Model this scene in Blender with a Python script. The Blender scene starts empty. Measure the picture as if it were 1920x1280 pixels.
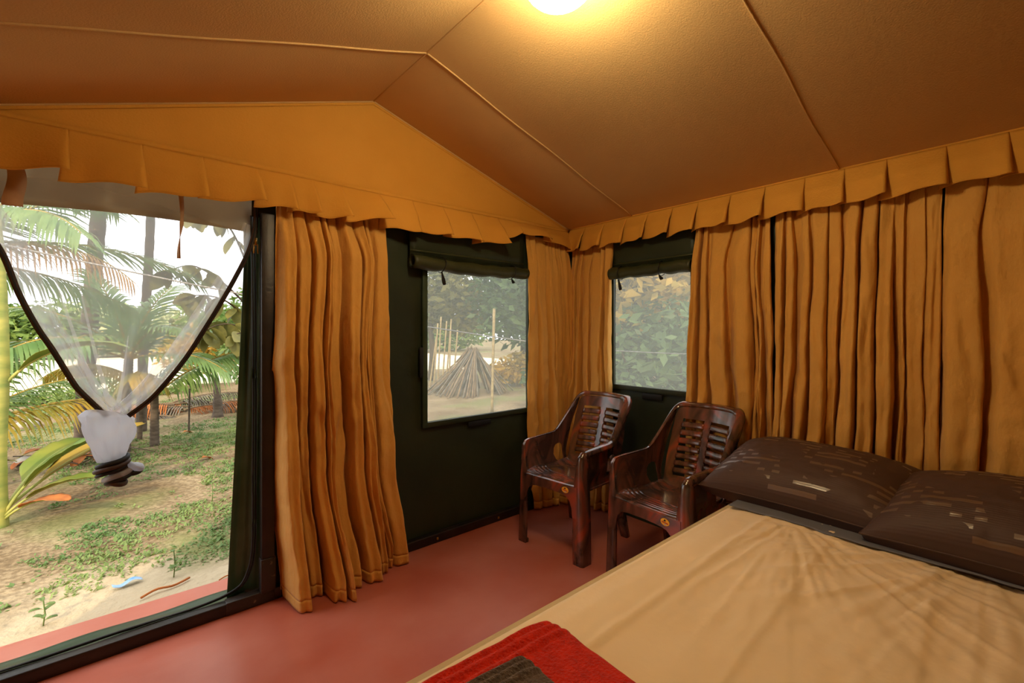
import bpy, math, random
import numpy as np
from mathutils import Vector, Matrix
from mathutils.geometry import delaunay_2d_cdt

# ------------------------------------------------------------------ camera, world, sun, exposure
SC = bpy.context.scene
COL = SC.collection
CAM_H = 1.30
cam_d = bpy.data.cameras.new('camera')
cam_d.lens = 16.0
cam_d.sensor_width = 36.0
cam_d.shift_y = -0.0104
cam_d.clip_start = 0.02
cam_d.clip_end = 300
cam = bpy.data.objects.new('camera', cam_d)
COL.objects.link(cam)
cam.location = (0, 0, CAM_H)
cam.rotation_euler = (math.radians(90), 0, math.radians(-(90 - 49.4)))
SC.camera = cam

SC.view_settings.view_transform = 'Standard'
SC.view_settings.look = 'None'
SC.view_settings.gamma = 1
SC.view_settings.use_curve_mapping = False
SC.view_settings.exposure = 0.80

SC.cycles.max_bounces = 7
SC.cycles.diffuse_bounces = 4
SC.cycles.glossy_bounces = 3
SC.cycles.transparent_max_bounces = 8
SC.cycles.adaptive_threshold = 0.03
SC.cycles.caustics_reflective = False
SC.cycles.caustics_refractive = False
SKY = 1.6
LAMP = 36.0
SUN = 2.2
w = bpy.data.worlds.new('sky')
SC.world = w
w.use_nodes = True
bgn = w.node_tree.nodes['Background']
bgn.inputs[0].default_value = (0.97, 0.985, 1.0, 1)
bgn.inputs[1].default_value = SKY

sun_d = bpy.data.lights.new('sun', 'SUN')
sun_d.energy = SUN
sun_d.color = (1.0, 0.80, 0.52)
sun_d.angle = math.radians(2.5)
sun = bpy.data.objects.new('sun', sun_d)
COL.objects.link(sun)
# the sun stands low behind the tent (to the left of the camera's back)
sdir = Vector((0.62, 0.72, -0.50)).normalized()
sun.rotation_euler = sdir.to_track_quat('-Z', 'Y').to_euler()
sun.location = (-6, -8, 8)

# ------------------------------------------------------------------ room measures (metres)
XR = 2.682      # right wall
YG = 2.4365     # gable wall with the doorway
XL = -0.64      # left wall
YB = -1.90      # wall behind the camera
XRIDGE = 1.067
ZRIDGE = 2.584
ZE = 2.095      # eave of right wall
GND = -0.08
rng = np.random.default_rng(7)
random.seed(7)


def roof_z(x):
    if x >= XRIDGE:
        return ZRIDGE - (ZRIDGE - ZE) * (x - XRIDGE) / (XR - XRIDGE)
    return ZRIDGE - 0.335 * (XRIDGE - x)


# ------------------------------------------------------------------ helpers
def lin(c):
    c = c / 255.0
    return c / 12.92 if c <= 0.04045 else ((c + 0.055) / 1.055) ** 2.4


def rgb(r, g, b):
    return (lin(r), lin(g), lin(b), 1.0)


def np_mesh(name, V, F, mats=None, parent=None, smooth=True, uv=None):
    V = np.asarray(V, dtype=np.float32).reshape(-1, 3)
    me = bpy.data.meshes.new(name)
    if isinstance(F, np.ndarray) and F.ndim == 2:
        nf, k = F.shape
        me.vertices.add(len(V))
        me.vertices.foreach_set('co', V.ravel())
        me.loops.add(nf * k)
        me.loops.foreach_set('vertex_index', F.astype(np.int32).ravel())
        me.polygons.add(nf)
        me.polygons.foreach_set('loop_start', np.arange(0, nf * k, k, dtype=np.int32))
        me.polygons.foreach_set('loop_total', np.full(nf, k, dtype=np.int32))
        me.update(calc_edges=True)
    else:
        me.from_pydata([tuple(map(float, v)) for v in V], [], [tuple(map(int, f)) for f in F])
        me.update()
    if uv is not None:
        lay = me.uv_layers.new(name='UVMap')
        li = np.empty(len(me.loops), dtype=np.int32)
        me.loops.foreach_get('vertex_index', li)
        lay.data.foreach_set('uv', np.asarray(uv, dtype=np.float32)[li].ravel())
    if smooth:
        me.polygons.foreach_set('use_smooth', np.ones(len(me.polygons), dtype=bool))
    me.validate()
    o = bpy.data.objects.new(name, me)
    COL.objects.link(o)
    if mats is not None:
        for m in (mats if isinstance(mats, (list, tuple)) else [mats]):
            me.materials.append(m)
    if parent is not None:
        o.parent = parent
    return o


def grid_faces(nu, nv, closed_u=False):
    """vertices indexed [i*nv + j], i<nu, j<nv"""
    iu = nu if closed_u else nu - 1
    i, j = np.meshgrid(np.arange(iu), np.arange(nv - 1), indexing='ij')
    i2 = (i + 1) % nu
    a = i * nv + j
    b = i2 * nv + j
    c = i2 * nv + j + 1
    d = i * nv + j + 1
    return np.stack([a, b, c, d], -1).reshape(-1, 4)


def grid_obj(name, X, Y, Z, mat, parent=None, uv=None, solid=0, closed_u=False, smooth=True):
    nu, nv = X.shape
    V = np.stack([X, Y, Z], -1).reshape(-1, 3)
    o = np_mesh(name, V, grid_faces(nu, nv, closed_u), mat, parent, smooth, uv)
    if solid:
        md = o.modifiers.new('thickness', 'SOLIDIFY')
        md.thickness = solid
        md.offset = 0
    return o


def root(name, label=None, cat=None, loc=(0, 0, 0), rz=0.0, group=None, kind=None):
    o = bpy.data.objects.new(name, None)
    o.empty_display_size = 0.1
    COL.objects.link(o)
    o.location = loc
    o.rotation_euler = (0, 0, rz)
    return tag(o, label, cat, group, kind)


def tag(o, label=None, cat=None, group=None, kind=None):
    if label:
        o['label'] = label
    if cat:
        o['category'] = cat
    if group:
        o['group'] = group
    if kind:
        o['kind'] = kind
    return o


def box_data(x0, x1, y0, y1, z0, z1):
    V = [(x0, y0, z0), (x1, y0, z0), (x1, y1, z0), (x0, y1, z0), (x0, y0, z1), (x1, y0, z1), (x1, y1, z1), (x0, y1, z1)]
    F = [(0, 3, 2, 1), (4, 5, 6, 7), (0, 1, 5, 4), (1, 2, 6, 5), (2, 3, 7, 6), (3, 0, 4, 7)]
    return V, F


def box(name, x0, x1, y0, y1, z0, z1, mat, parent=None, bevel=0.0, seg=2):
    V, F = box_data(x0, x1, y0, y1, z0, z1)
    o = np_mesh(name, V, F, mat, parent, smooth=False)
    if bevel:
        md = o.modifiers.new('bevel', 'BEVEL')
        md.width = bevel
        md.segments = seg
        o.data.polygons.foreach_set('use_smooth', np.ones(6, dtype=bool))
        md.harden_normals = False
    return o


def catmull(P, n):
    P = np.asarray(P, float)
    N = len(P)
    s = np.linspace(0, N - 1, n)
    i = np.clip(s.astype(int), 0, N - 2)
    f = (s - i)[:, None]
    p0 = P[np.clip(i - 1, 0, N - 1)]
    p1 = P[i]
    p2 = P[i + 1]
    p3 = P[np.clip(i + 2, 0, N - 1)]
    return 0.5 * ((2 * p1) + (-p0 + p2) * f + (2 * p0 - 5 * p1 + 4 * p2 - p3) * f * f + (-p0 + 3 * p1 - 3 * p2 + p3) * f ** 3)


def tube_data(P, r, k=8, flat=1.0, caps=True):
    """swept tube along P; r scalar or per point; flat squeezes it in z"""
    P = np.asarray(P, float)
    n = len(P)
    r = np.broadcast_to(np.asarray(r, float), (n,))
    T = np.gradient(P, axis=0)
    T /= np.linalg.norm(T, axis=1)[:, None] + 1e-9
    up = np.array([0, 0, 1.0])
    if abs(T[:, 2]).mean() > 0.8:
        up = np.array([0.0, 1.0, 0.0])
    A = np.cross(T, up)
    A /= np.linalg.norm(A, axis=1)[:, None] + 1e-9
    B = np.cross(A, T)
    th = np.linspace(0, 2 * math.pi, k, endpoint=False)
    V = P[:, None] + r[:, None, None] * (np.cos(th)[None, :, None] * A[:, None] + flat * np.sin(th)[None, :, None] * B[:, None])
    V = V.reshape(-1, 3)
    F = []
    for i in range(n - 1):
        for j in range(k):
            j2 = (j + 1) % k
            F.append((i * k + j, i * k + j2, (i + 1) * k + j2, (i + 1) * k + j))
    if caps:
        F.append(tuple(range(k - 1, -1, -1)))
        F.append(tuple((n - 1) * k + j for j in range(k)))
    return V, F


def tube(name, P, r, mat, parent=None, k=8, flat=1.0, caps=True):
    V, F = tube_data(P, r, k, flat, caps)
    return np_mesh(name, V, F, mat, parent)


def ribbon(name, P, width, D, mat, parent=None, solid=0.002):
    """flat strip along P, spread along direction(s) D"""
    P = np.asarray(P, float)
    D = np.broadcast_to(np.asarray(D, float), P.shape)
    wd = np.broadcast_to(np.asarray(width, float), (len(P),))[:, None]
    a = P - D * wd / 2
    b = P + D * wd / 2
    X = np.stack([a, P, b], 1)
    return grid_obj(name, X[..., 0], X[..., 1], X[..., 2], mat, parent, solid=solid)


def vnoise(x, y, seed=0):
    x = np.asarray(x, float)
    y = np.asarray(y, float)
    r = np.random.default_rng(seed)
    T = r.random((64, 64))
    xi = np.floor(x).astype(int)
    yi = np.floor(y).astype(int)
    fx = x - xi
    fy = y - yi
    fx = fx * fx * (3 - 2 * fx)
    fy = fy * fy * (3 - 2 * fy)
    g = lambda a, b: T[a % 64, b % 64]
    return (g(xi, yi) * (1 - fx) + g(xi + 1, yi) * fx) * (1 - fy) + (g(xi, yi + 1) * (1 - fx) + g(xi + 1, yi + 1) * fx) * fy


def fbm(x, y, seed=0, o=4):
    v = 0
    a = 0.5
    for k in range(o):
        v = v + a * vnoise(x * 2 ** k + 11.3 * k, y * 2 ** k + 5.7 * k, seed + k)
        a *= 0.5
    return v


def in_poly(p, poly):
    x, y = p
    c = False
    n = len(poly)
    for i in range(n):
        x1, y1 = poly[i]
        x2, y2 = poly[(i + 1) % n]
        if (y1 > y) != (y2 > y) and x < (x2 - x1) * (y - y1) / (y2 - y1) + x1:
            c = not c
    return c


def plate(name, outline, holes, fn, mat, parent=None, thick=0.005, step=0.03):
    """thin moulded sheet: flat outline with holes, mapped to space by fn(u, v)"""
    def dens(p):
        out = []
        for i in range(len(p)):
            a = np.array(p[i]); b = np.array(p[(i + 1) % len(p)])
            m = max(1, int(np.linalg.norm(b - a) / step))
            for q in range(m):
                out.append(tuple(a + (b - a) * q / m))
        return out
    loops = [dens(outline)] + [dens(h) for h in holes]
    pts = []
    edges = []
    for L in loops:
        s = len(pts)
        pts += L
        edges += [(s + i, s + (i + 1) % len(L)) for i in range(len(L))]
    u0, v0 = np.min(loops[0], axis=0)
    u1, v1 = np.max(loops[0], axis=0)
    for u in np.arange(u0 + step / 2, u1, step):
        for v in np.arange(v0 + step / 2, v1, step):
            if in_poly((u, v), loops[0]) and not any(in_poly((u, v), h) for h in loops[1:]):
                if min((u - p[0]) ** 2 + (v - p[1]) ** 2 for p in pts) > (step * 0.45) ** 2:
                    pts.append((u, v))
    r = delaunay_2d_cdt([Vector(p) for p in pts], edges, [], 0, 1e-5)
    vs = [tuple(p) for p in r[0]]
    F = []
    for f in r[2]:
        c = np.mean([vs[i] for i in f], axis=0)
        if in_poly(c, loops[0]) and not any(in_poly(c, h) for h in loops[1:]):
            F.append(tuple(f))
    V = [fn(u, v) for u, v in vs]
    o = np_mesh(name, V, F, mat, parent)
    md = o.modifiers.new('thickness', 'SOLIDIFY')
    md.thickness = thick
    md.offset = 0
    es = o.modifiers.new('crisp', 'EDGE_SPLIT')
    es.split_angle = math.radians(48)
    return o


def ellipse(cu, cv, ru, rv, n=20, p=2.0):
    out = []
    for k in range(n):
        a = 2 * math.pi * k / n
        c, s = math.cos(a), math.sin(a)
        out.append((cu + ru * math.copysign(abs(c) ** (2 / p), c), cv + rv * math.copysign(abs(s) ** (2 / p), s)))
    return out


# ------------------------------------------------------------------ materials
def nodes_of(name):
    m = bpy.data.materials.new(name)
    m.use_nodes = True
    nt = m.node_tree
    return m, nt, nt.nodes['Principled BSDF'], nt.nodes['Material Output']


def material(name, col, rough=0.6, col2=None, scale=5.0, detail=4.0, bump=0.0, bscale=40.0, spec=0.4, stretch=None,
             translucent=0.0, sheen=0.0, metal=0.0, lo=0.35, hi=0.65, bstretch=None, bdist=0.01, coord='Object', coat=0.0):
    m, nt, p, out = nodes_of(name)
    N, L = nt.nodes, nt.links
    p.inputs['Base Color'].default_value = col
    p.inputs['Roughness'].default_value = rough
    p.inputs['Specular IOR Level'].default_value = spec
    p.inputs['Metallic'].default_value = metal
    if coat:
        p.inputs['Coat Weight'].default_value = coat
        p.inputs['Coat Roughness'].default_value = 0.15
    if sheen:
        p.inputs['Sheen Weight'].default_value = sheen
        p.inputs['Sheen Roughness'].default_value = 0.5
    tc = N.new('ShaderNodeTexCoord')
    colsock = None
    if col2 is not None:
        mp = N.new('ShaderNodeMapping')
        if stretch:
            mp.inputs['Scale'].default_value = stretch
        L.new(tc.outputs[coord], mp.inputs['Vector'])
        nz = N.new('ShaderNodeTexNoise')
        nz.inputs['Scale'].default_value = scale
        nz.inputs['Detail'].default_value = detail
        L.new(mp.outputs[0], nz.inputs['Vector'])
        rp = N.new('ShaderNodeValToRGB')
        rp.color_ramp.elements[0].position = lo
        rp.color_ramp.elements[0].color = col
        rp.color_ramp.elements[1].position = hi
        rp.color_ramp.elements[1].color = col2
        L.new(nz.outputs['Fac'], rp.inputs['Fac'])
        colsock = rp.outputs['Color']
        L.new(colsock, p.inputs['Base Color'])
    if bump:
        mp2 = N.new('ShaderNodeMapping')
        if bstretch:
            mp2.inputs['Scale'].default_value = bstretch
        L.new(tc.outputs[coord], mp2.inputs['Vector'])
        nb = N.new('ShaderNodeTexNoise')
        nb.inputs['Scale'].default_value = bscale
        nb.inputs['Detail'].default_value = 5
        L.new(mp2.outputs[0], nb.inputs['Vector'])
        bp = N.new('ShaderNodeBump')
        bp.inputs['Strength'].default_value = bump
        bp.inputs['Distance'].default_value = bdist
        L.new(nb.outputs['Fac'], bp.inputs['Height'])
        L.new(bp.outputs[0], p.inputs['Normal'])
    if translucent:
        t = N.new('ShaderNodeBsdfTranslucent')
        t.inputs['Color'].default_value = col
        if colsock is not None:
            L.new(colsock, t.inputs['Color'])
        mx = N.new('ShaderNodeMixShader')
        mx.inputs[0].default_value = translucent
        L.new(p.outputs[0], mx.inputs[1])
        L.new(t.outputs[0], mx.inputs[2])
        L.new(mx.outputs[0], out.inputs['Surface'])
    return m


def netting(name, col, opacity, transl=0.5):
    """fine mosquito net: partly open, partly pale thread"""
    m, nt, p, out = nodes_of(name)
    N, L = nt.nodes, nt.links
    N.remove(p)
    tr = N.new('ShaderNodeBsdfTransparent')
    d = N.new('ShaderNodeBsdfDiffuse')
    d.inputs['Color'].default_value = col
    t = N.new('ShaderNodeBsdfTranslucent')
    t.inputs['Color'].default_value = col
    a = N.new('ShaderNodeMixShader')
    a.inputs[0].default_value = transl
    L.new(d.outputs[0], a.inputs[1])
    L.new(t.outputs[0], a.inputs[2])
    b = N.new('ShaderNodeMixShader')
    b.inputs[0].default_value = opacity
    L.new(tr.outputs[0], b.inputs[1])
    L.new(a.outputs[0], b.inputs[2])
    L.new(b.outputs[0], out.inputs['Surface'])
    return m


M = {}
M['ceiling'] = material('ceiling_canvas', rgb(198, 159, 104), 0.8, rgb(204, 165, 109), 2.0, bump=0.15, bscale=160, spec=0.2)
M['ochre'] = material('ochre_canvas', rgb(212, 153, 62), 0.8, rgb(205, 146, 56), 3.0, bump=0.2, bscale=120, spec=0.2)
M['curtain'] = material('curtain_cotton', rgb(214, 160, 78), 0.75, rgb(206, 152, 71), 2.5, bump=0.55, bscale=13, bdist=0.025,
                        bstretch=(1.5, 1.5, 0.75), spec=0.25, sheen=0.1)
M['hem'] = M['curtain']
M['green'] = material('green_tent_canvas', rgb(34, 42, 26), 0.5, rgb(44, 52, 33), 3.0, bump=0.35, bscale=14, spec=0.35)
M['green_roll'] = material('green_rolled_canvas', rgb(45, 51, 27), 0.5, rgb(57, 60, 32), 6.0, bump=0.3, bscale=30, spec=0.4)
M['green_flap'] = material('green_door_flap', rgb(62, 82, 60), 0.32, rgb(84, 100, 78), 5.0, bump=0.2, bscale=20, spec=0.5, translucent=0.42)
M['black_cord'] = material('black_cord', rgb(18, 18, 18), 0.5)
M['black_tape'] = material('black_tape', rgb(12, 12, 11), 0.6)
M['steel'] = material('painted_steel', rgb(46, 34, 27), 0.42, rgb(30, 23, 19), 9.0, bump=0.1, bscale=60, spec=0.5, metal=0.25)
M['steel_worn'] = material('worn_steel', rgb(40, 30, 25), 0.45, rgb(120, 100, 84), 26.0, lo=0.62, hi=0.74, spec=0.5)
M['floor'] = material('red_oxide_floor', rgb(180, 92, 70), 0.38, rgb(194, 116, 98), 2.6, detail=8, bump=0.12, bscale=9, spec=0.45, bdist=0.01)
M['net_door'] = netting('door_net', rgb(235, 240, 245), 0.28)
M['net_band'] = netting('gathered_net', rgb(225, 228, 235), 0.42)
M['net_knot'] = netting('knotted_net', rgb(214, 218, 228), 0.80, 0.6)
M['net_win'] = netting('window_net', rgb(188, 194, 188), 0.37, 0.75)
M['zip'] = material('zip_tape', rgb(74, 54, 44), 0.6, rgb(50, 38, 33), 30)
M['taupe'] = material('taupe_header_cloth', rgb(190, 178, 158), 0.8, rgb(176, 164, 146), 5, translucent=0.55)
M['tan_tie'] = material('tan_tie_cloth', rgb(206, 166, 126), 0.8, rgb(188, 150, 112), 12, translucent=0.45)
M['brass'] = material('brass', rgb(190, 140, 60), 0.3, metal=0.9)
M['sheet'] = material('cream_cotton', rgb(236, 213, 174), 0.75, rgb(231, 207, 166), 3, bump=0.25, bscale=22, spec=0.25, sheen=0.1)
M['greysheet'] = material('grey_cotton', rgb(104, 104, 110), 0.8, bump=0.2, bscale=30)
M['mattress'] = material('mattress_ticking', rgb(190, 170, 140), 0.8)
M['wood'] = material('bed_wood', rgb(92, 60, 38), 0.5, rgb(70, 44, 28), 6, stretch=(1, 8, 8))
M['red_fleece'] = material('red_fleece', rgb(222, 44, 18), 0.95, rgb(200, 34, 12), 40, bump=0.9, bscale=160, spec=0.1, sheen=0.2, bdist=0.01)
M['grey_fleece'] = material('grey_fleece', rgb(100, 84, 72), 0.95, rgb(78, 64, 54), 60, bump=0.9, bscale=170, spec=0.1, sheen=0.4, bdist=0.01)
M['white_plastic'] = material('white_plastic', rgb(225, 222, 214), 0.4)
M['sand'] = None


def ground_material():
    m, nt, p, out = nodes_of('sandy_soil')
    N, L = nt.nodes, nt.links
    tc = N.new('ShaderNodeTexCoord')

    def nz(scale, detail=6):
        n = N.new('ShaderNodeTexNoise')
        n.inputs['Scale'].default_value = scale
        n.inputs['Detail'].default_value = detail
        L.new(tc.outputs['Object'], n.inputs['Vector'])
        return n

    def ramp(src, a, b, ca, cb):
        r = N.new('ShaderNodeValToRGB')
        r.color_ramp.elements[0].position = a
        r.color_ramp.elements[0].color = ca
        r.color_ramp.elements[1].position = b
        r.color_ramp.elements[1].color = cb
        L.new(src, r.inputs['Fac'])
        return r.outputs['Color']

    base = ramp(nz(1.1).outputs['Fac'], 0.38, 0.62, rgb(134, 113, 84), rgb(172, 152, 120))
    fine = ramp(nz(34, 8).outputs['Fac'], 0.42, 0.60, rgb(112, 88, 62), rgb(255, 255, 255))
    mx = N.new('ShaderNodeMix')
    mx.data_type = 'RGBA'
    mx.blend_type = 'MULTIPLY'
    mx.inputs[0].default_value = 0.45
    L.new(base, mx.inputs[6])
    L.new(fine, mx.inputs[7])
    # moss tint in patches
    moss = ramp(nz(0.8, 5).outputs['Fac'], 0.50, 0.60, (0, 0, 0, 1), (0.55, 0.55, 0.55, 1))
    mx2 = N.new('ShaderNodeMix')
    mx2.data_type = 'RGBA'
    L.new(moss, mx2.inputs[0])
    L.new(mx.outputs[2], mx2.inputs[6])
    mx2.inputs[7].default_value = rgb(122, 132, 78)
    sx = N.new('ShaderNodeSeparateXYZ')
    L.new(tc.outputs['Object'], sx.inputs[0])
    ad = N.new('ShaderNodeMath')
    ad.operation = 'MULTIPLY_ADD'
    L.new(nz(1.6, 5).outputs['Fac'], ad.inputs[0])
    ad.inputs[1].default_value = 1.3
    L.new(sx.outputs[1], ad.inputs[2])
    mr = N.new('ShaderNodeMapRange')
    mr.inputs[1].default_value = 3.75
    mr.inputs[2].default_value = 4.15
    mr.inputs[3].default_value = 1.0
    mr.inputs[4].default_value = 0.0
    L.new(ad.outputs[0], mr.inputs[0])
    mx3 = N.new('ShaderNodeMix')
    mx3.data_type = 'RGBA'
    L.new(mr.outputs[0], mx3.inputs[0])
    L.new(mx2.outputs[2], mx3.inputs[6])
    mx3.inputs[7].default_value = rgb(184, 167, 138)
    L.new(mx3.outputs[2], p.inputs['Base Color'])
    p.inputs['Roughness'].default_value = 0.95
    p.inputs['Specular IOR Level'].default_value = 0.1
    b = N.new('ShaderNodeBump')
    b.inputs['Strength'].default_value = 0.7
    b.inputs['Distance'].default_value = 0.03
    L.new(nz(18, 8).outputs['Fac'], b.inputs['Height'])
    L.new(b.outputs[0], p.inputs['Normal'])
    return m


def chair_material():
    """glossy moulded plastic with dark and red marbled swirls"""
    m, nt, p, out = nodes_of('marbled_plastic')
    N, L = nt.nodes, nt.links
    tc = N.new('ShaderNodeTexCoord')
    mp = N.new('ShaderNodeMapping')
    mp.inputs['Scale'].default_value = (1.0, 1.0, 0.55)
    L.new(tc.outputs['Object'], mp.inputs['Vector'])
    n = N.new('ShaderNodeTexNoise')
    n.inputs['Scale'].default_value = 4.6
    n.inputs['Detail'].default_value = 2.5
    n.inputs['Distortion'].default_value = 2.6
    L.new(mp.outputs[0], n.inputs['Vector'])
    r = N.new('ShaderNodeValToRGB')
    e = r.color_ramp.elements
    e[0].position = 0.36
    e[0].color = rgb(58, 40, 33)
    e[1].position = 0.68
    e[1].color = rgb(158, 70, 48)
    k = r.color_ramp.elements.new(0.53)
    k.color = rgb(106, 68, 55)
    L.new(n.outputs['Fac'], r.inputs['Fac'])
    L.new(r.outputs[0], p.inputs['Base Color'])
    p.inputs['Roughness'].default_value = 0.20
    p.inputs['Specular IOR Level'].default_value = 0.7
    p.inputs['Coat Weight'].default_value = 0.4
    p.inputs['Coat Roughness'].default_value = 0.10
    return m


def pillow_material():
    m, nt, p, out = nodes_of('brown_satin_stripe')
    N, L = nt.nodes, nt.links
    uv = N.new('ShaderNodeTexCoord')
    sp = N.new('ShaderNodeSeparateXYZ')
    L.new(uv.outputs['UV'], sp.inputs[0])

    def math_n(op, a, b=None):
        k = N.new('ShaderNodeMath')
        k.operation = op
        if isinstance(a, float):
            k.inputs[0].default_value = a
        else:
            L.new(a, k.inputs[0])
        if b is not None:
            if isinstance(b, float):
                k.inputs[1].default_value = b
            else:
                L.new(b, k.inputs[1])
        return k.outputs[0]

    st = math_n('GREATER_THAN', math_n('FRACT', math_n('MULTIPLY', sp.outputs[1], 17.0)), 0.55)
    # satin checks: cells along the length, random per row and cell
    cell = math_n('FLOOR', math_n('MULTIPLY', sp.outputs[0], 26.0))
    row = math_n('FLOOR', math_n('MULTIPLY', sp.outputs[1], 17.0))
    cb = N.new('ShaderNodeCombineXYZ')
    L.new(cell, cb.inputs[0])
    L.new(row, cb.inputs[1])
    wn = N.new('ShaderNodeTexWhiteNoise')
    wn.noise_dimensions = '2D'
    L.new(cb.outputs[0], wn.inputs['Vector'])
    on = math_n('MULTIPLY', st, math_n('GREATER_THAN', wn.outputs['Value'], 0.45))
    nz = N.new('ShaderNodeTexNoise')
    nz.inputs['Scale'].default_value = 3.2
    L.new(uv.outputs['UV'], nz.inputs['Vector'])
    on = math_n('MULTIPLY', on, math_n('GREATER_THAN', nz.outputs['Fac'], 0.47))
    mx = N.new('ShaderNodeMix')
    mx.data_type = 'RGBA'
    L.new(on, mx.inputs[0])
    mx.inputs[6].default_value = rgb(76, 55, 45)
    mx.inputs[7].default_value = rgb(98, 74, 54)
    L.new(mx.outputs[2], p.inputs['Base Color'])
    rr = math_n('SUBTRACT', 0.58, math_n('MULTIPLY', on, 0.25))
    L.new(rr, p.inputs['Roughness'])
    L.new(math_n('ADD', 0.3, math_n('MULTIPLY', on, 0.6)), p.inputs['Specular IOR Level'])
    fs = math_n('SINE', math_n('MULTIPLY', sp.outputs[1], 420.0))
    b = N.new('ShaderNodeBump')
    b.inputs['Strength'].default_value = 0.12
    b.inputs['Distance'].default_value = 0.002
    L.new(fs, b.inputs['Height'])
    L.new(b.outputs[0], p.inputs['Normal'])
    return m


M['sand'] = ground_material()
M['chair'] = chair_material()
M['pillow'] = pillow_material()
M['sticker'] = material('sticker_orange', rgb(255, 196, 60), 0.5)
M['sticker_red'] = material('sticker_red', rgb(205, 70, 30), 0.5)
M['sticker_black'] = material('sticker_black', rgb(50, 40, 25), 0.5)
M['sticker_white'] = material('sticker_white', rgb(190, 195, 215), 0.5)
M['leaf_dark'] = material('leaf_dark', rgb(64, 92, 50), 0.5, rgb(92, 116, 64), 2.0, translucent=0.3)
M['leaf_mid'] = material('leaf_mid', rgb(96, 126, 60), 0.5, rgb(134, 152, 76), 2.0, translucent=0.35)
M['leaf_olive'] = material('leaf_olive', rgb(96, 98, 52), 0.6, rgb(140, 132, 70), 1.6, translucent=0.3)
M['leaf_dry_sunlit'] = material('leaf_dry_sunlit', rgb(196, 158, 62), 0.6, rgb(150, 140, 66), 1.2, translucent=0.4)  # yellow of dry leaves, also painting sunlight onto foliage
M['leaf_sunlit_haze'] = material('leaf_sunlit_haze', rgb(170, 182, 130), 0.7, rgb(200, 196, 150), 1.0, translucent=0.35)  # pale tones paint haze and sun into the far foliage
M['palm'] = material('palm_leaflet', rgb(104, 138, 80), 0.45, rgb(140, 164, 94), 3.0, translucent=0.3)
M['palm_sunlit'] = material('palm_leaflet_sunlit', rgb(196, 160, 62), 0.5, rgb(140, 142, 66), 3.0, translucent=0.35)  # sunlit copy of the palm leaflets, warm sun painted in as yellow
M['rachis'] = material('palm_midrib', rgb(176, 146, 62), 0.5, rgb(140, 120, 60), 6)
M['banana'] = material('banana_leaf', rgb(112, 140, 64), 0.45, rgb(160, 162, 70), 3.0, translucent=0.35)
M['banana_stem'] = material('banana_stem', rgb(178, 170, 88), 0.5, rgb(122, 138, 70), 4.0, stretch=(1, 1, 3))
M['bark'] = material('palm_bark', rgb(112, 98, 84), 0.9, rgb(84, 72, 62), 9, bump=0.6, bscale=22, stretch=(1, 1, 3))
M['bark_dark'] = material('tree_bark', rgb(92, 76, 58), 0.9, rgb(66, 54, 42), 9, bump=0.5, bscale=30)
M['dry'] = material('dry_frond', rgb(150, 128, 100), 0.9, rgb(112, 94, 74), 8, translucent=0.1)
M['dry_grey'] = material('dry_frond_grey', rgb(132, 124, 112), 0.9, rgb(96, 88, 78), 8)
M['dry_orange'] = material('dry_leaf_orange', rgb(206, 128, 66), 0.8, rgb(170, 100, 54), 8, translucent=0.2)
M['dry_frond'] = material('browning_frond', rgb(186, 142, 92), 0.9, rgb(150, 116, 76), 8, translucent=0.25)
M['bamboo'] = material('bamboo_pole', rgb(172, 152, 108), 0.6, rgb(140, 120, 84), 7, stretch=(1, 1, 3))
M['weed'] = material('weed_leaf', rgb(100, 130, 72), 0.6, rgb(142, 160, 92), 2.0, translucent=0.3)
M['stone'] = material('stone', rgb(190, 182, 172), 0.9, rgb(150, 142, 132), 8, bump=0.4, bscale=20)
M['rope'] = material('rope', rgb(168, 164, 158), 0.8, rgb(120, 116, 112), 60)
M['blue_film'] = material('blue_wrapper', rgb(110, 160, 215), 0.35, rgb(190, 210, 230), 12)
M['dry_field_sunlit'] = material('pale_sunlit_dry_field', rgb(214, 200, 168), 0.95, rgb(232, 220, 194), 0.5, bump=0.3, bscale=5, spec=0.1)  # pale dry ground, its colour also lifted to look sunlit
m_, nt_, p_, o_ = nodes_of('lamp_glass')
p_.inputs['Base Color'].default_value = (0.9, 0.9, 0.9, 1)
p_.inputs['Emission Color'].default_value = (1.0, 0.86, 0.54, 1)
p_.inputs['Emission Strength'].default_value = LAMP
M['lamp'] = m_

# ------------------------------------------------------------------ setting: ground, floor slab, walls, ceiling
xs = np.concatenate([np.linspace(-30, -4, 14), np.linspace(-3.4, 8, 90), np.linspace(8.6, 45, 20)])
ys = np.concatenate([np.linspace(-12, 2.0, 12), np.linspace(2.3, 12, 100), np.linspace(12.5, 70, 30)])
GX, GY = np.meshgrid(xs, ys, indexing='ij')


def ground_z(x, y):
    x = np.asarray(x, float)
    y = np.asarray(y, float)
    far = np.clip((np.hypot(x, y - 2.4) - 0.6) / 3.0, 0, 1)
    slab = (x > -1.3) & (x < 3.4) & (y < 3.0)
    z = GND + far * 0.10 * (fbm(x * 0.6, y * 0.6, 3) - 0.47) + 0.02 * (fbm(x * 3, y * 3, 9) - 0.47)
    return np.where(slab, np.minimum(z, GND + 0.01), z)


gr = grid_obj('ground', GX, GY, ground_z(GX, GY), M['sand'])
tag(gr, 'sandy soil with bare and mossy patches outside the tent', 'ground', kind='structure')
fx, fy = np.meshgrid(np.linspace(-22, 14, 40), np.linspace(12.8, 30, 24), indexing='ij')
fz = ground_z(fx, fy) + 0.03 - 0.25 * np.clip(1 - (fy - 12.8) / 1.0 + 0.6 * (fbm(fx, fy, 5) - 0.5), 0, 1)
fo = grid_obj('pale_field', fx, fy, fz, M['dry_field_sunlit'])
tag(fo, 'pale dry field with painted sun brightness beyond the palm trunks', 'field', kind='structure')

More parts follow.
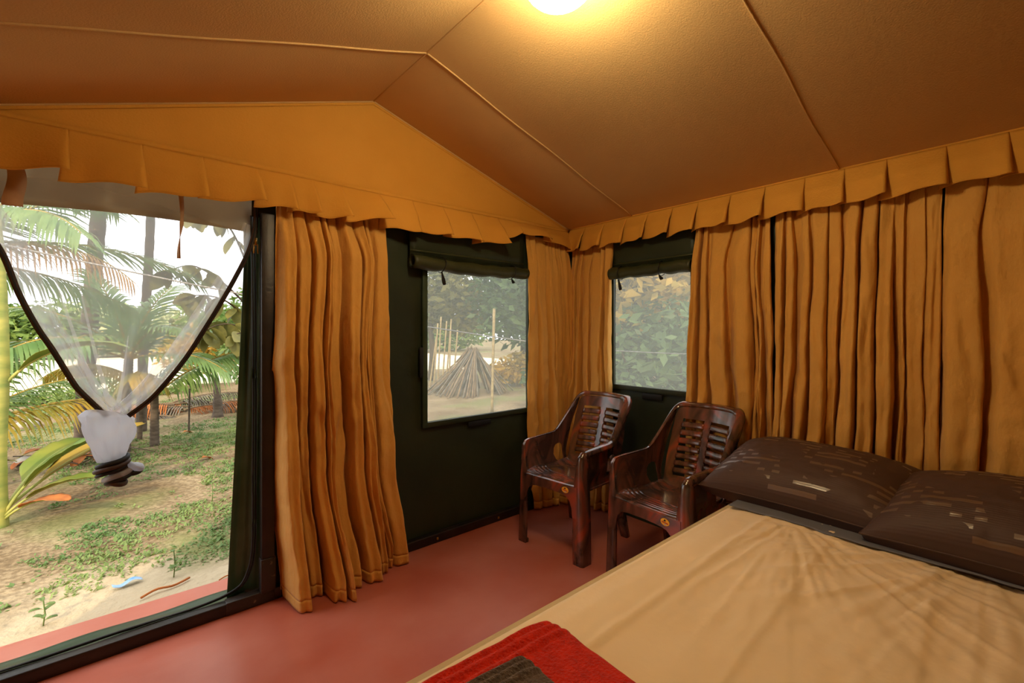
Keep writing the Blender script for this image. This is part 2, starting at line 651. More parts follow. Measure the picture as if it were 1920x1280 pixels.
fl = box('floor', -0.95, 2.95, YB - 0.2, 2.80, -0.16, 0.0, M['floor'], bevel=0.008)
tag(fl, 'red oxide cement floor slab running out under the doorway as a ledge', 'floor', kind='structure')

# gable lining above the seam
nx, nz = 140, 14
gx = np.linspace(XL, XR, nx)
GXX = np.repeat(gx[:, None], nz, 1)
tt = np.linspace(0, 1, nz)[None, :]
ztop = np.array([roof_z(v) for v in gx])[:, None]
GZ = 2.05 + (ztop + 0.005 - 2.05) * tt
GYY = YG + 0.012 * (fbm(GXX * 1.2, GZ * 2.0, 21) - 0.47)
wb = grid_obj('wall_back', GXX, GYY, GZ, M['ochre'])
tag(wb, 'ochre canvas gable above the doorway and window', 'wall', kind='structure')
# roofline binding of the gable and its lower seam
pts = [(x, YG - 0.004, roof_z(x) - 0.012) for x in np.linspace(XL, XR, 60)]
pts.insert(31, (XRIDGE, YG - 0.004, ZRIDGE - 0.012))
pts = sorted(pts)
ribbon('gable_binding', pts, 0.022, (0, 0, 1), M['ochre'], wb, 0.003)


def wob(a, b, s):
    return 0.014 * (float(vnoise(a * 2.1, b * 1.7, s)) - 0.5) + 0.006 * (float(vnoise(a * 6, b * 5, s + 3)) - 0.5)


W1 = (1.412, 2.240, 0.742, 1.72)      # gable window x0 x1 z0 z1
wp = plate('canvas_panel', [(0.555, 0.0), (XR + 0.04, 0.0), (XR + 0.04, 2.09), (0.47, 2.09), (0.47, 1.845), (0.555, 1.845)],
           [[(W1[0], W1[2]), (W1[1], W1[2]), (W1[1], W1[3]), (W1[0], W1[3])]],
           lambda u, v: (u, YG + 0.022 + wob(u, v, 31), v), M['green'], wb, 0.003, 0.09)
wp['label'] = 'dark green waterproof canvas below the gable'
W2 = (1.425, 2.005, 0.918, 1.72)      # right window y0 y1 z0 z1
wr = plate('wall_right', [(YB, 0.0), (YG + 0.03, 0.0), (YG + 0.03, 2.10), (YB, 2.10)],
           [[(W2[0], W2[2]), (W2[1], W2[2]), (W2[1], W2[3]), (W2[0], W2[3])]],
           lambda u, v: (XR + 0.02 + wob(u, v, 47), u, v), M['green'], None, 0.003, 0.11)
tag(wr, 'dark green canvas right wall behind the curtains', 'wall', kind='structure')
yy, zz = np.meshgrid(np.linspace(YB, YG + 0.03, 30), np.linspace(0, 2.05, 16), indexing='ij')
wl = grid_obj('wall_left', XL + 0.02 * np.sin(yy * 9), yy, zz, M['curtain'], solid=0.004)
tag(wl, 'ochre fabric wall to the left of the camera', 'wall', kind='structure')
xx, zz = np.meshgrid(np.linspace(XL, XR + 0.02, 40), np.linspace(0, 1, 16), indexing='ij')
rz = np.vectorize(roof_z)(xx)
wf = grid_obj('wall_front', xx, YB + 0.02 * np.sin(xx * 9), zz * rz, M['curtain'], solid=0.004)
tag(wf, 'ochre fabric wall behind the camera', 'wall', kind='structure')

# ceiling: two canvas slopes, taut between cross seams
SEAMS = [1.85, 0.655, -0.55]


def sag(y, f):
    k = [YG] + SEAMS + [YB]
    for a, b in zip(k[:-1], k[1:]):
        if b <= y <= a:
            return -0.016 * math.sin(math.pi * (y - b) / (a - b)) * math.sin(math.pi * min(1, max(0, f)))
    return 0


xa = np.unique(np.concatenate([np.linspace(XL - 0.02, XRIDGE, 26), np.linspace(XRIDGE, XR + 0.02, 26)]))
ya = np.linspace(YB - 0.02, YG + 0.02, 80)
CX, CY = np.meshgrid(xa, ya, indexing='ij')
CZ = np.zeros_like(CX)
for i, x in enumerate(xa):
    f = (x - XRIDGE) / (XR - XRIDGE) if x >= XRIDGE else (XRIDGE - x) / (XRIDGE - XL)
    for j, y in enumerate(ya):
        CZ[i, j] = roof_z(x) + sag(y, f)
ce = grid_obj('ceiling', CX, CY, CZ, M['ceiling'], solid=0.004)
tag(ce, 'brown canvas tent ceiling sloping down from a ridge', 'ceiling', kind='structure')
md = ce.modifiers.new('edge', 'EDGE_SPLIT')
for y in SEAMS:
    for a, b in ((XRIDGE, XR), (XRIDGE, XL)):
        P = [(x, y + 0.004 * math.sin(9 * x), roof_z(x) - 0.004) for x in np.linspace(a, b, 30)]
        tube('seam', P, 0.0045, M['ceiling'], ce, 6)
tube('ridge_seam', [(XRIDGE, y, ZRIDGE - 0.004) for y in np.linspace(YB, YG, 30)], 0.005, M['ceiling'], ce, 6)
tube('gable_seam', [(x, YG - 0.006, roof_z(x) - 0.006) for x in sorted(list(np.linspace(XL, XR, 41)) + [XRIDGE])], 0.0045, M['ceiling'], ce, 6)

# ------------------------------------------------------------------ windows: net panes with sewn borders
w1 = root('window_1', 'net window in the green gable wall', 'window', (0, 0, 0), kind='structure')
w2 = root('window_2', 'net window in the right wall behind the chairs', 'window', (0, 0, 0), kind='structure')
ux, uz = np.meshgrid(np.linspace(W1[0] - 0.02, W1[1] + 0.02, 14), np.linspace(W1[2] - 0.02, W1[3], 14), indexing='ij')
grid_obj('net_pane', ux, YG + 0.030 + 0.006 * np.sin(3 * ux) * np.sin(4 * uz), uz, M['net_win'], w1)
uy, uz = np.meshgrid(np.linspace(W2[0] - 0.02, W2[1] + 0.02, 14), np.linspace(W2[2] - 0.02, W2[3], 14), indexing='ij')
grid_obj('net_pane', XR + 0.032 + 0.006 * np.sin(3 * uy) * np.sin(4 * uz), uy, uz, M['net_win'], w2)
b = 0.032
yf, yb_ = YG - 0.002, YG + 0.018
box('border_strip', W1[0] - b, W1[0], yf, yb_, W1[2] - b, W1[3], M['green_flap'], w1, 0.002)
box('border_strip', W1[1], W1[1] + b, yf, yb_, W1[2] - b, W1[3], M['green'], w1, 0.002)
box('border_strip', W1[0], W1[1], yf, yb_, W1[2] - b, W1[2], M['green'], w1, 0.002)
xf, xb = XR - 0.004, XR + 0.016
box('border_strip', xf, xb, W2[1], W2[1] + b, W2[2] - b, W2[3], M['green'], w2, 0.002)
box('border_strip', xf, xb, W2[0] - b, W2[0], W2[2] - b, W2[3], M['green'], w2, 0.002)
box('border_strip', xf, xb, W2[0], W2[1], W2[2] - b, W2[2], M['green'], w2, 0.002)
box('hook_tape', 1.715, 1.90, YG - 0.002, YG + 0.01, 0.672, 0.706, M['black_tape'], w1, 0.001)
box('hook_tape', 1.358, 1.382, YG - 0.002, YG + 0.01, 1.02, 1.20, M['black_tape'], w1, 0.001)
box('hook_tape', XR - 0.004, XR + 0.01, 1.62, 1.77, 0.842, 0.880, M['black_tape'], w2, 0.001)
box('hook_tape', XR - 0.004, XR + 0.01, 2.045, 2.068, 1.09, 1.28, M['black_tape'], w2, 0.001)


def rolled_flap(name, label, A, d, n, length, r, zc, ties, droop):
    """canvas blind rolled up above a window, held by cord ties. A start xy, d along, n into the room"""
    t = root(name, label, 'window flap', (A[0], A[1], zc))
    A = np.array([0.0, 0.0])
    d = np.array(d, float)
    n = np.array(n, float)
    # spiral cross-section swept along
    K = 64
    th = np.linspace(0, 2 * math.pi * 2.6, K)
    rad = r * (1 - 0.13 * th / (2 * math.pi))
    S = 40
    X = np.zeros((S, K)); Y = np.zeros((S, K)); Z = np.zeros((S, K))
    for i, s in enumerate(np.linspace(0, 1, S)):
        pinch = 1.0
        for q in ties:
            pinch -= 0.10 * math.exp(-((s - q) * length / 0.025) ** 2)
        ww = 1 + 0.05 * math.sin(17 * s)
        a = A + d * (s * length)
        dep = rad * np.cos(th + math.pi / 2) * pinch * ww
        up = rad * np.sin(th + math.pi / 2) * pinch * ww
        X[i] = a[0] + n[0] * (dep + r)
        Y[i] = a[1] + n[1] * (dep + r)
        Z[i] = up + droop * math.sin(math.pi * s) + 0.003 * math.sin(31 * s)
    grid_obj('roll', X, Y, Z, M['green_roll'], t, solid=0.002)
    # the canvas running up from the roll
    sx = np.linspace(0, 1, 20)[:, None] * np.ones((1, 4))
    zv = np.linspace(0.0, 0.30, 4)[None, :] * np.ones((20, 1))
    grid_obj('upper_band', A[0] + d[0] * sx * length + n[0] * (0.012 + 0 * zv), A[1] + d[1] * sx * length + n[1] * (0.012 + 0 * zv),
             zv + r * 0.5, M['green'], t, solid=0.002)
    box_p = [(A[0] + d[0] * s * length + n[0] * 0.016, A[1] + d[1] * s * length + n[1] * 0.016, r * 0.9 + 0.03) for s in np.linspace(0, 1, 12)]
    ribbon('stitched_strip', box_p, 0.012, (0, 0, 1), M['green_roll'], t, 0.002)
    for k, q in enumerate(ties):
        a = A + d * (q * length)
        loop = []
        for u in np.linspace(-0.2, 1.25, 18):
            al = math.pi / 2 - u * math.pi
            loop.append((a[0] + d[0] * 0.008 * math.sin(u * 5) + n[0] * (r + (r + 0.004) * math.cos(al)),
                         a[1] + d[1] * 0.008 * math.sin(u * 5) + n[1] * (r + (r + 0.004) * math.cos(al)),
                         (r + 0.004) * math.sin(al) + droop * math.sin(math.pi * q)))
        tube('tie_cord', loop, 0.003, M['black_cord'], t, 6)
        e = np.array(loop[-5])
        L = 0.075 if k == 0 else 0.03
        tail = [e + np.array([n[0] * 0.004, n[1] * 0.004, 0]) + np.array([d[0] * f * 0.02, d[1] * f * 0.02, -f * L]) for f in np.linspace(0, 1, 6)]
        ribbon('tie_tail', tail, [0.010, 0.014, 0.018, 0.024, 0.024, 0.020], (d[0], d[1], 0.25), M['black_tape'], t, 0.002)
    return t


rolled_flap('rolled_window_flap', 'olive green canvas flap rolled up above the gable window', (1.285, YG), (1, 0), (0, -1), 0.90, 0.043, 1.708, (0.22, 0.84), -0.012)
rolled_flap('rolled_window_flap', 'olive green canvas flap rolled up above the right window', (XR, 2.00), (0, -1), (-1, 0), 0.61, 0.043, 1.703, (0.14, 0.66), 0.0)

# ------------------------------------------------------------------ steel frame around the doorway
po = root('frame_post', 'dark brown steel post beside the open doorway', 'post', (0.531, 2.435, 0))
box('shaft', -0.028, 0.028, -0.027, 0.02, 0.05, 1.86, M['steel'], po, 0.003)
box('sleeve', -0.032, 0.032, -0.032, 0.02, 0.055, 0.215, M['steel_worn'], po, 0.003)
br = root('base_rail', 'dark steel rail along the floor under the doorway and gable wall', 'rail', (0, 2.44, 0))
box('tube', XL, XR + 0.02, -0.022, 0.026, 0.0, 0.055, M['steel'], br, 0.005)
box('joint_plate', 0.36, 0.56, -0.026, 0.024, 0.002, 0.060, M['steel_worn'], br, 0.003)
for x in (1.47, 1.95):
    bx = box('anchor_bolt', x - 0.006, x + 0.006, -0.028, -0.02, 0.02, 0.034, M['brass'], br, 0.002)

# green door flap gathered to the side, with cord, and sill flap
nt_, ns_ = 60, 26
T, S_ = np.meshgrid(np.linspace(0, 1, nt_), np.linspace(0, 1, ns_), indexing='ij')
xl = 0.452 - 0.078 * T ** 1.3
xr_ = 0.545 - 0.010 * T
fold = 0.016 * np.sin(S_ * 5 + 0.8 * np.sin(T * 3)) + 0.003 * np.sin(S_ * 21 + 4 * T)
df = root('door_flap', 'dark green waterproof door flap gathered beside the steel post', 'door flap', (0, 0, 0))
grid_obj('flap_sheet', xl + (xr_ - xl) * S_, 2.50 + fold, 1.89 - 1.86 * T, M['green_flap'], df, solid=0.002)
c = catmull([(0.470, 2.462, 1.85), (0.478, 2.462, 1.2), (0.476, 2.462, 0.6), (0.474, 2.462, 0.28), (0.452, 2.464, 0.15), (0.40, 2.468, 0.085), (0.25, 2.475, 0.058), (0.0, 2.478, 0.06), (-0.3, 2.476, 0.057), (-0.62, 2.478, 0.06)], 90)
tube('flap_cord', c, 0.0055, M['black_cord'], df, 6)
c2 = c + np.array([0.012, 0.004, -0.004])
tube('flap_cord', c2, 0.0045, M['black_cord'], df, 6)
zp = root('zip_pull', 'brass zip pulls hanging beside the steel post', 'zip pull', (0.487, 2.455, 1.715))
tube('slider', [(0, 0, 0.03), (0, 0, -0.005)], 0.006, M['brass'], zp, 6, 0.6)
for dx in (-0.008, 0.007):
    tube('tab', [(dx, -0.004, 0.0), (dx * 1.2, -0.006, -0.045)], 0.0032, M['brass'], zp, 6)
X, T = np.meshgrid(np.linspace(XL, 0.45, 60), np.linspace(0, 1, 10), indexing='ij')
sf = grid_obj('sill_flap', X, 2.468 + 0.185 * T, 0.048 * (1 - T) ** 1.5 + 0.004 + 0.004 * np.sin(X * 14 + 3 * T), M['green_flap'], solid=0.003)
tag(sf, 'blue green canvas sill flap lying on the red ledge', 'canvas flap')

# taupe header cloth above the doorway with two tan ties
X, T = np.meshgrid(np.linspace(XL, 0.50, 60), np.linspace(0, 1, 10), indexing='ij')
hz_ = 2.06 - (2.06 - 1.775 - 0.012 * np.sin(X * 5 + 1)) * T
hd = grid_obj('header_cloth', X, YG + 0.04 + 0.02 * np.sin(T * 3.1) + 0.008 * np.sin(X * 7), hz_, M['taupe'], solid=0.003)
tag(hd, 'taupe cloth strip across the top of the doorway', 'cloth')
for x, zb_, ww, tw, lab in ((-0.295, 1.752, 0.05, 0.5, 'short wide tan tie hanging at the top left of the doorway'),
                        (0.192, 1.612, 0.022, 2.2, 'long thin tan tie hanging in the doorway')):
    P = [(x + 0.006 * math.sin(5 * t), YG - 0.01, 1.90 - (1.90 - zb_) * t) for t in np.linspace(0, 1, 16)]
    D = [(math.cos(tw * t), math.sin(tw * t), 0.1 * t) for t in np.linspace(0, 1, 16)]
    ti = ribbon('cloth_tie', P, [ww * (0.9 + 0.25 * t if ww > 0.03 else 0.8 + 0.6 * math.sin(3.0 * t) * (t > .4)) for t in np.linspace(0, 1, 16)], D, M['tan_tie'], None, 0.002)
    tag(ti, lab, 'tie')


# ------------------------------------------------------------------ valances: a header band and knife-pleated panels
def valance(name, label, A, d, n, pleats, ztop, zb, flare, seed):
    t = root(name, label, 'valance', (A[0], A[1], 0))
    d = np.array(d, float)
    n = np.array(n, float)
    r = np.random.default_rng(seed)
    a0, a1 = pleats[0], pleats[-1]
    P = [(d[0] * a + n[0] * 0.006, d[1] * a + n[1] * 0.006, ztop - 0.004 + 0.003 * math.sin(a * 4)) for a in np.linspace(a0, a1, 60)]
    ribbon('header_band', P, 0.026, (0, 0, 1), M['ochre'], t, 0.004)
    for k in range(len(pleats) - 1):
        p, q = pleats[k], pleats[k + 1]
        fl_l, fl_r = flare[k] if isinstance(flare, list) else (0.012, flare * (0.85 + 0.3 * r.random()))
        zl, zr = zb[k]
        nu, nv = 30, 18
        U, V = np.meshgrid(np.linspace(0, 1, nu), np.linspace(0, 1, nv), indexing='ij')
        over = 0.030
        al = p - over * V * 0.8 + (q - p + over * V * 0.8 + 0.014 * V) * U
        bulge = 0.022 * np.sin(math.pi * U ** 0.8) * V
        roll = fl_l + (1.35 * fl_r - fl_l) * U ** 2.4
        dep = 0.008 + 0.030 * np.clip(V * 2.2, 0, 1) + (roll * V ** 1.25 + bulge) + 0.004 * V * np.sin(U * 9 + k)
        dep += 0.010 * (fbm(al * 9, V * 2, seed + k) - 0.45) * V
        # edge of the panel turns back under itself
        dep -= 0.020 * V * np.clip((U - 0.93) / 0.07, 0, 1) ** 2
        zbot = zl + (zr - zl) * U + 0.006 * np.sin(U * 7 + k * 2)
        Z = ztop - 0.012 - (ztop - 0.012 - zbot) * V
        grid_obj('pleat_panel', d[0] * al + n[0] * dep, d[1] * al + n[1] * dep, Z, M['ochre'], t, solid=0.0025)
        # stitched hem line
        hp = [(d[0] * al[i, -1] + n[0] * (dep[i, -1] + 0.002), d[1] * al[i, -1] + n[1] * (dep[i, -1] + 0.002), Z[i, -1] + 0.001) for i in range(nu)]
        tube('hem_edge', hp, 0.0022, M['ochre'], t, 5)
    return t


pl = [-0.64, -0.38, -0.156, 0.063, 0.273, 0.489, 0.63, 0.739, 0.885, 1.10, 1.305, 1.515, 1.73, 1.95, 2.12, 2.36, XR - 0.02]
zb = [(1.865, 1.885), (1.862, 1.875), (1.858, 1.868), (1.855, 1.872), (1.868, 1.885), (1.878, 1.885), (1.876, 1.885), (1.868, 1.880), (1.868, 1.905), (1.868, 1.872), (1.876, 1.878), (1.880, 1.872), (1.862, 1.885), (1.905, 1.985), (1.985, 1.968), (1.962, 1.915)]
fl_ = [(a_ * 0.6, b_ * 1.45) for a_, b_ in [(0.02, 0.06), (0.035, 0.075), (0.03, 0.06), (0.02, 0.05), (0.03, 0.065), (0.02, 0.05), (0.015, 0.05), (0.015, 0.065), (0.03, 0.08), (0.01, 0.04), (0.01, 0.045), (0.015, 0.05), (0.015, 0.06), (0.012, 0.02), (0.02, 0.05), (0.03, 0.03)]]
valance('valance', 'ochre pleated cloth valance over the doorway and gable window', (0, YG - 0.004), (1, 0), (0, -1), pl, 2.082, zb, fl_, 5)
pr_ = [0.02, 0.18, 0.36, 0.55, 0.72, 0.90, 1.07, 1.265, 1.45, 1.64, 1.81, 1.97, 2.17, 2.35, 2.53, 2.72, 2.90, 3.08, 3.26, 3.44, 3.62, 3.80, 3.98, 4.16, 4.32]
valance('valance', 'ochre pleated cloth valance along the right wall above the curtains', (XR - 0.003, YG), (0, -1), (-1, 0), pr_, 2.100,
        [(1.902 - 0.006 * (k % 2), 1.908) for k in range(len(pr_) - 1)], 0.062, 9)


# ------------------------------------------------------------------ curtains
def curtain(label, A, d, n, secs, z0, z1, ns, nt, seed, group=None, crinkle=1.0, hem=0.055):
    t = root('curtain', label, 'curtain', (A[0], A[1], 0), group=group)
    d = np.array(d, float)
    n = np.array(n, float)
    ks = [s[0] for s in secs]
    C = [catmull(s[1], ns) for s in secs]
    ts = np.linspace(0, 1, nt)
    Q = np.zeros((ns, nt, 2))
    for j, tv in enumerate(ts):
        k = max(0, min(len(ks) - 2, int(np.searchsorted(ks, tv, 'right') - 1)))
        f = (tv - ks[k]) / (ks[k + 1] - ks[k])
        f = f * f * (3 - 2 * f)
        Q[:, j] = C[k] * (1 - f) + C[k + 1] * f
    H = z0 - z1
    Tm = np.repeat(ts[None, :], ns, 0)
    arc = np.linspace(0, 1, ns)[:, None] * np.ones((1, nt))
    W = abs(Q[-1, 0, 0] - Q[0, 0, 0])
    e1 = fbm(arc * W * 26 + 0.9 * fbm(arc * 9, Tm * H * 3, seed + 9), Tm * H * 3.2, seed) - 0.47
    rd = 1 - 2 * np.abs(fbm(arc * W * 13 + Tm * 2.5, Tm * H * 4.5 + arc * 4, seed + 3, 3) - 0.44)
    grow = 0.35 + 0.65 * np.clip((Tm - 0.1) / 0.5, 0, 1)
    Q[..., 1] += crinkle * grow * (0.024 * e1 + 0.024 * (rd - 0.85))
    Q[..., 0] += crinkle * grow * 0.022 * (fbm(arc * W * 17 + 7, Tm * H * 5, seed + 5) - 0.47)
    # long wandering fold lines: ledges and grooves that run down the cloth
    for fr, vs, am, gr_, sd in ((7.0, 0.55, 0.020, 0.012, 60), (15.0, 0.9, 0.008, 0.009, 70)):
        nn_ = fbm(arc * W * fr + 3 + 0.35 * np.sin(Tm * H * 2 + arc * 6), Tm * H * vs + sd, seed + sd, 2) - 0.36
        Q[..., 1] += crinkle * grow * (am * np.tanh(nn_ / 0.035) - gr_ * np.exp(-(nn_ / 0.022) ** 2))
    # gathers near the top
    Q[..., 1] += 0.010 * np.sin(arc * W * 105 + 3 * np.sin(arc * 9)) * np.exp(-(Tm / 0.10) ** 2)
    X = d[0] * Q[..., 0] + n[0] * Q[..., 1]
    Y = d[1] * Q[..., 0] + n[1] * Q[..., 1]
    lift = np.asarray(z1) + 0.0 * arc
    Z = z0 - (z0 - lift) * Tm
    jh = int(round((1 - hem / H) * (nt - 1)))
    grid_obj('fabric_panel', X[:, :jh + 1], Y[:, :jh + 1], Z[:, :jh + 1], M['curtain'], t, solid=0.002)
    grid_obj('hem', X[:, jh:], Y[:, jh:], Z[:, jh:], M['hem'], t, solid=0.003)
    return t


def folds(L, R, nf, amp, seed, over=0.35, base=0.02, valley=0.05, even=0.0):
    """sections of a hanging curtain: L, R edge positions per height key"""
    r = np.random.default_rng(seed)
    keys = [0.0, 0.14, 0.40, 0.68, 1.0]
    wd = (0.3 + 1.3 * r.random(nf) ** 1.5) * (1 - even) + even
    dep = 0.35 + 0.85 * r.random(nf)
    lean = (r.random(nf) - 0.5) * over
    rise = r.random(nf)
    secs = []
    for k, tv in enumerate(keys):
        w_ = wd * (1 + 0.45 * (r.random(nf) - 0.5))
        dp = dep * (1 + 0.5 * (r.random(nf) - 0.5))
        ln = lean + 0.25 * over * (r.random(nf) - 0.5)
        edge = np.concatenate([[0], np.cumsum(w_)]) / w_.sum()
        lo_, hi_ = np.interp(tv, np.linspace(0, 1, len(L)), L), np.interp(tv, np.linspace(0, 1, len(R)), R)
        a_ = np.interp(tv, np.linspace(0, 1, len(amp)), amp)
        base_k = 0.012 if k == 0 else base
        a_ = min(a_, 0.022) if k == 0 else a_
        P = []
        for i in range(nf):
            x0, ww = edge[i], edge[i + 1] - edge[i]
            f = lambda q: lo_ + (hi_ - lo_) * min(1.0, max(0.0, x0 + ww * q))
            ris = valley + 0.05 + (0.34 * rise[i]) * (1 - even) + 0.06 * r.random()
            P.append((f(-valley), base_k + 0.06 * a_ * r.random()))
            P.append((f(valley), base_k + 0.04 * a_))
            P.append((f(ris), base_k + a_ * dp[i] * (0.80 + 0.12 * r.random())))
            P.append((f(0.60 + 0.1 * ln[i]), base_k + a_ * dp[i] * (0.82 + 0.25 * r.random())))
            P.append((f(1.0 - valley), base_k + a_ * dp[i] * 0.97))
        P.append((hi_, base_k + 0.2 * a_))
        secs.append((tv, P))
    return secs


curtain('full length ochre curtain beside the doorway, hem spilling on the floor', (0, YG), (1, 0), (0, -1),
        folds([0.566, 0.552, 0.552, 0.590], [1.124, 1.128, 1.145, 1.225], 9, [0.030, 0.085, 0.115, 0.145, 0.200], 21, base=0.030, valley=0.085, even=0.2), 1.93, 0.006, 340, 150, 3, crinkle=1.0)
curtain('narrow ochre curtain filling the corner, on the gable wall', (0, YG), (1, 0), (0, -1),
        folds([2.20, 2.225, 2.225, 2.27], [2.64, 2.655, 2.655, 2.645], 7, [0.018, 0.035, 0.05, 0.06, 0.07], 15, base=0.03), 1.99, 0.008, 200, 120, 13)
curtain('ochre corner curtain on the right wall beside its window', (XR, YG), (0, -1), (-1, 0),
        folds([0.05, 0.05, 0.05, 0.05], [0.435, 0.43, 0.445, 0.40], 6, [0.018, 0.035, 0.05, 0.06, 0.065], 25, base=0.03), 1.935, 0.008, 190, 120, 23)
curtain('ochre curtain hanging between the right window and the wide curtain', (XR, YG), (0, -1), (-1, 0),
        folds([1.060, 1.045, 1.04, 1.03], [1.478, 1.505, 1.505, 1.49], 7, [0.022, 0.06, 0.08, 0.08], 35, base=0.035), 1.935, 0.01, 200, 130, 33)
curtain('wide ochre curtain behind the nearer brown pillow', (XR, YG), (0, -1), (-1, 0),
        folds([1.500, 1.505, 1.508, 1.51], [2.155, 2.155, 2.15, 2.11], 11, [0.03, 0.065, 0.085, 0.085], 45, base=0.035), 1.935, 0.01, 300, 130, 43)
curtain('rightmost ochre curtain behind the pillow at the frame edge', (XR, YG), (0, -1), (-1, 0),
        folds([2.165, 2.155, 2.14, 2.10], [3.05, 3.05, 3.05, 3.05], 10, [0.035, 0.085, 0.10, 0.10], 55, base=0.035), 1.935, 0.01, 300, 130, 53)

# ------------------------------------------------------------------ lamp at the ridge
lamp = root('ceiling_lamp', 'glowing white dome lamp hanging under the tent ridge', 'lamp', (1.067, 1.013, 2.455))
th, ph = np.meshgrid(np.linspace(0, 2 * math.pi, 33)[:-1], np.linspace(0, math.pi, 17), indexing='ij')
grid_obj('globe', 0.122 * np.sin(ph) * np.cos(th), 0.122 * np.sin(ph) * np.sin(th), -0.01 - 0.098 * np.cos(ph), M['lamp'], lamp, closed_u=True)
tube('collar', [(0, 0, 0.080), (0, 0, 0.110)], 0.045, M['white_plastic'], lamp, 20)
tube('mount_plate', [(0, 0, 0.106), (0, 0, 0.118)], 0.060, M['white_plastic'], lamp, 24)

# ------------------------------------------------------------------ bed, sheet, pillows, towels
BX0, BX1, BY0, BY1, BZ = 0.36, 2.52, -0.95, 0.885, 0.535
bed = root('bed', 'low bed under the cream sheet, its head against the right wall', 'bed', (0, 0, 0))
box('mattress', BX0, BX1, BY0, BY1, 0.335, BZ, M['mattress'], bed, 0.03, 4)
box('bed_frame', BX0 + 0.03, BX1 - 0.01, BY0 + 0.02, BY1 - 0.03, 0.25, 0.335, M['wood'], bed, 0.006)
for x in (BX0 + 0.08, BX1 - 0.08):
    for y in (BY0 + 0.08, BY1 - 0.10):
        box('leg', x - 0.03, x + 0.03, y - 0.03, y + 0.03, 0, 0.25, M['wood'], bed, 0.004)

na, nb = 300, 260
sa = np.linspace(BX0 - 0.03, BX1 + 0.012, na)
hang = 0.24
prof = []          # cross profile (y, z) from hanging side over the edge across the top
for q in np.linspace(0, 1, 26):
    prof.append((BY1 + 0.014 + 0.004 * math.sin(q * 9), BZ - hang * (1 - q)))
for q in np.linspace(0.1, 1, 10):
    al = q * math.pi / 2
    prof.append((BY1 - 0.02 + 0.034 * math.cos(al), BZ - 0.028 + 0.034 * math.sin(al)))
for yv in np.linspace(BY1 - 0.026, BY0, nb - len(prof)):
    prof.append((yv, BZ + 0.006))
prof = np.array(prof)
SX = np.repeat(sa[:, None], nb, 1)
SY = np.repeat(prof[None, :, 0], na, 0)
SZ = np.repeat(prof[None, :, 1], na, 0)
topm = np.clip((BY1 - 0.03 - SY) / 0.05, 0, 1) * (SZ > BZ)
# creases ironed into the cloth and the raised line near the edge
for y0, sl, hgt, wdt in ((0.712, 0.012, 0.0055, 0.012), (0.475, 0.050, 0.0030, 0.008), (0.190, 0.058, 0.0032, 0.008), (-0.15, 0.06, 0.003, 0.008)):
    yl = y0 + sl * (SX - 1.5) + 0.008 * (fbm(SX * 2.5, SX * 0 + y0, 71) - 0.47)
    u = (SY - yl) / wdt
    SZ += topm * hgt * np.exp(-u * u)
    SZ += topm * 0.002 * np.tanh(u * 0.6)
# wrinkles fanning from below the pillows
for cx, cy, kk, am, sd in ((2.02, 0.64, 10.0, 0.007, 81), (2.15, 0.12, 9.0, 0.008, 85), (2.45, 0.95, 8.0, 0.005, 88)):
    an = np.arctan2(SY - cy, cx - SX)
    rr = np.hypot(SX - cx, SY - cy)
    k = fbm(an * kk + 40 + 0.6 * fbm(SX * 2, SY * 2, sd + 5), rr * 1.3, sd, 3)
    ridge = (1 - np.abs(2 * k - 0.88) * 2.2).clip(0, 1) ** 1.6
    fall = np.exp(-((rr - 0.40) / 0.50) ** 2) * np.clip(rr / 0.12, 0, 1) * np.clip((0.76 - SY) / 0.08, 0.15, 1)
    SZ += topm * am * ridge * fall
SZ += topm * 0.007 * (fbm(SX * 5, SY * 5, 90) - 0.47) + topm * 0.0045 * (fbm(SX * 20, SY * 17, 95) - 0.47)
SZ -= 0.05 * np.clip((BX0 + 0.02 - SX) / 0.05, 0, 1) ** 2
sh = grid_obj('bed_sheet', SX, SY, SZ, M['sheet'], solid=0.002)
tag(sh, 'creased cream bed sheet spread over the mattress', 'bed sheet')
X, Y = np.meshgrid(np.linspace(1.975, 2.53, 40), np.linspace(-0.60, 0.872, 90), indexing='ij')
edge = 0.05 * np.clip((fbm(Y * 2.2, Y * 0, 19) - 0.42) * 3, -0.6, 1.0) * (1 - (X - 1.955) / 0.575)
gs = grid_obj('pillow_cloth', X + edge, Y, BZ + 0.021 + 0.006 * fbm(X * 9, Y * 9, 18), M['greysheet'], solid=0.003)
tag(gs, 'thin grey cloth lying under the two brown pillows', 'cloth')


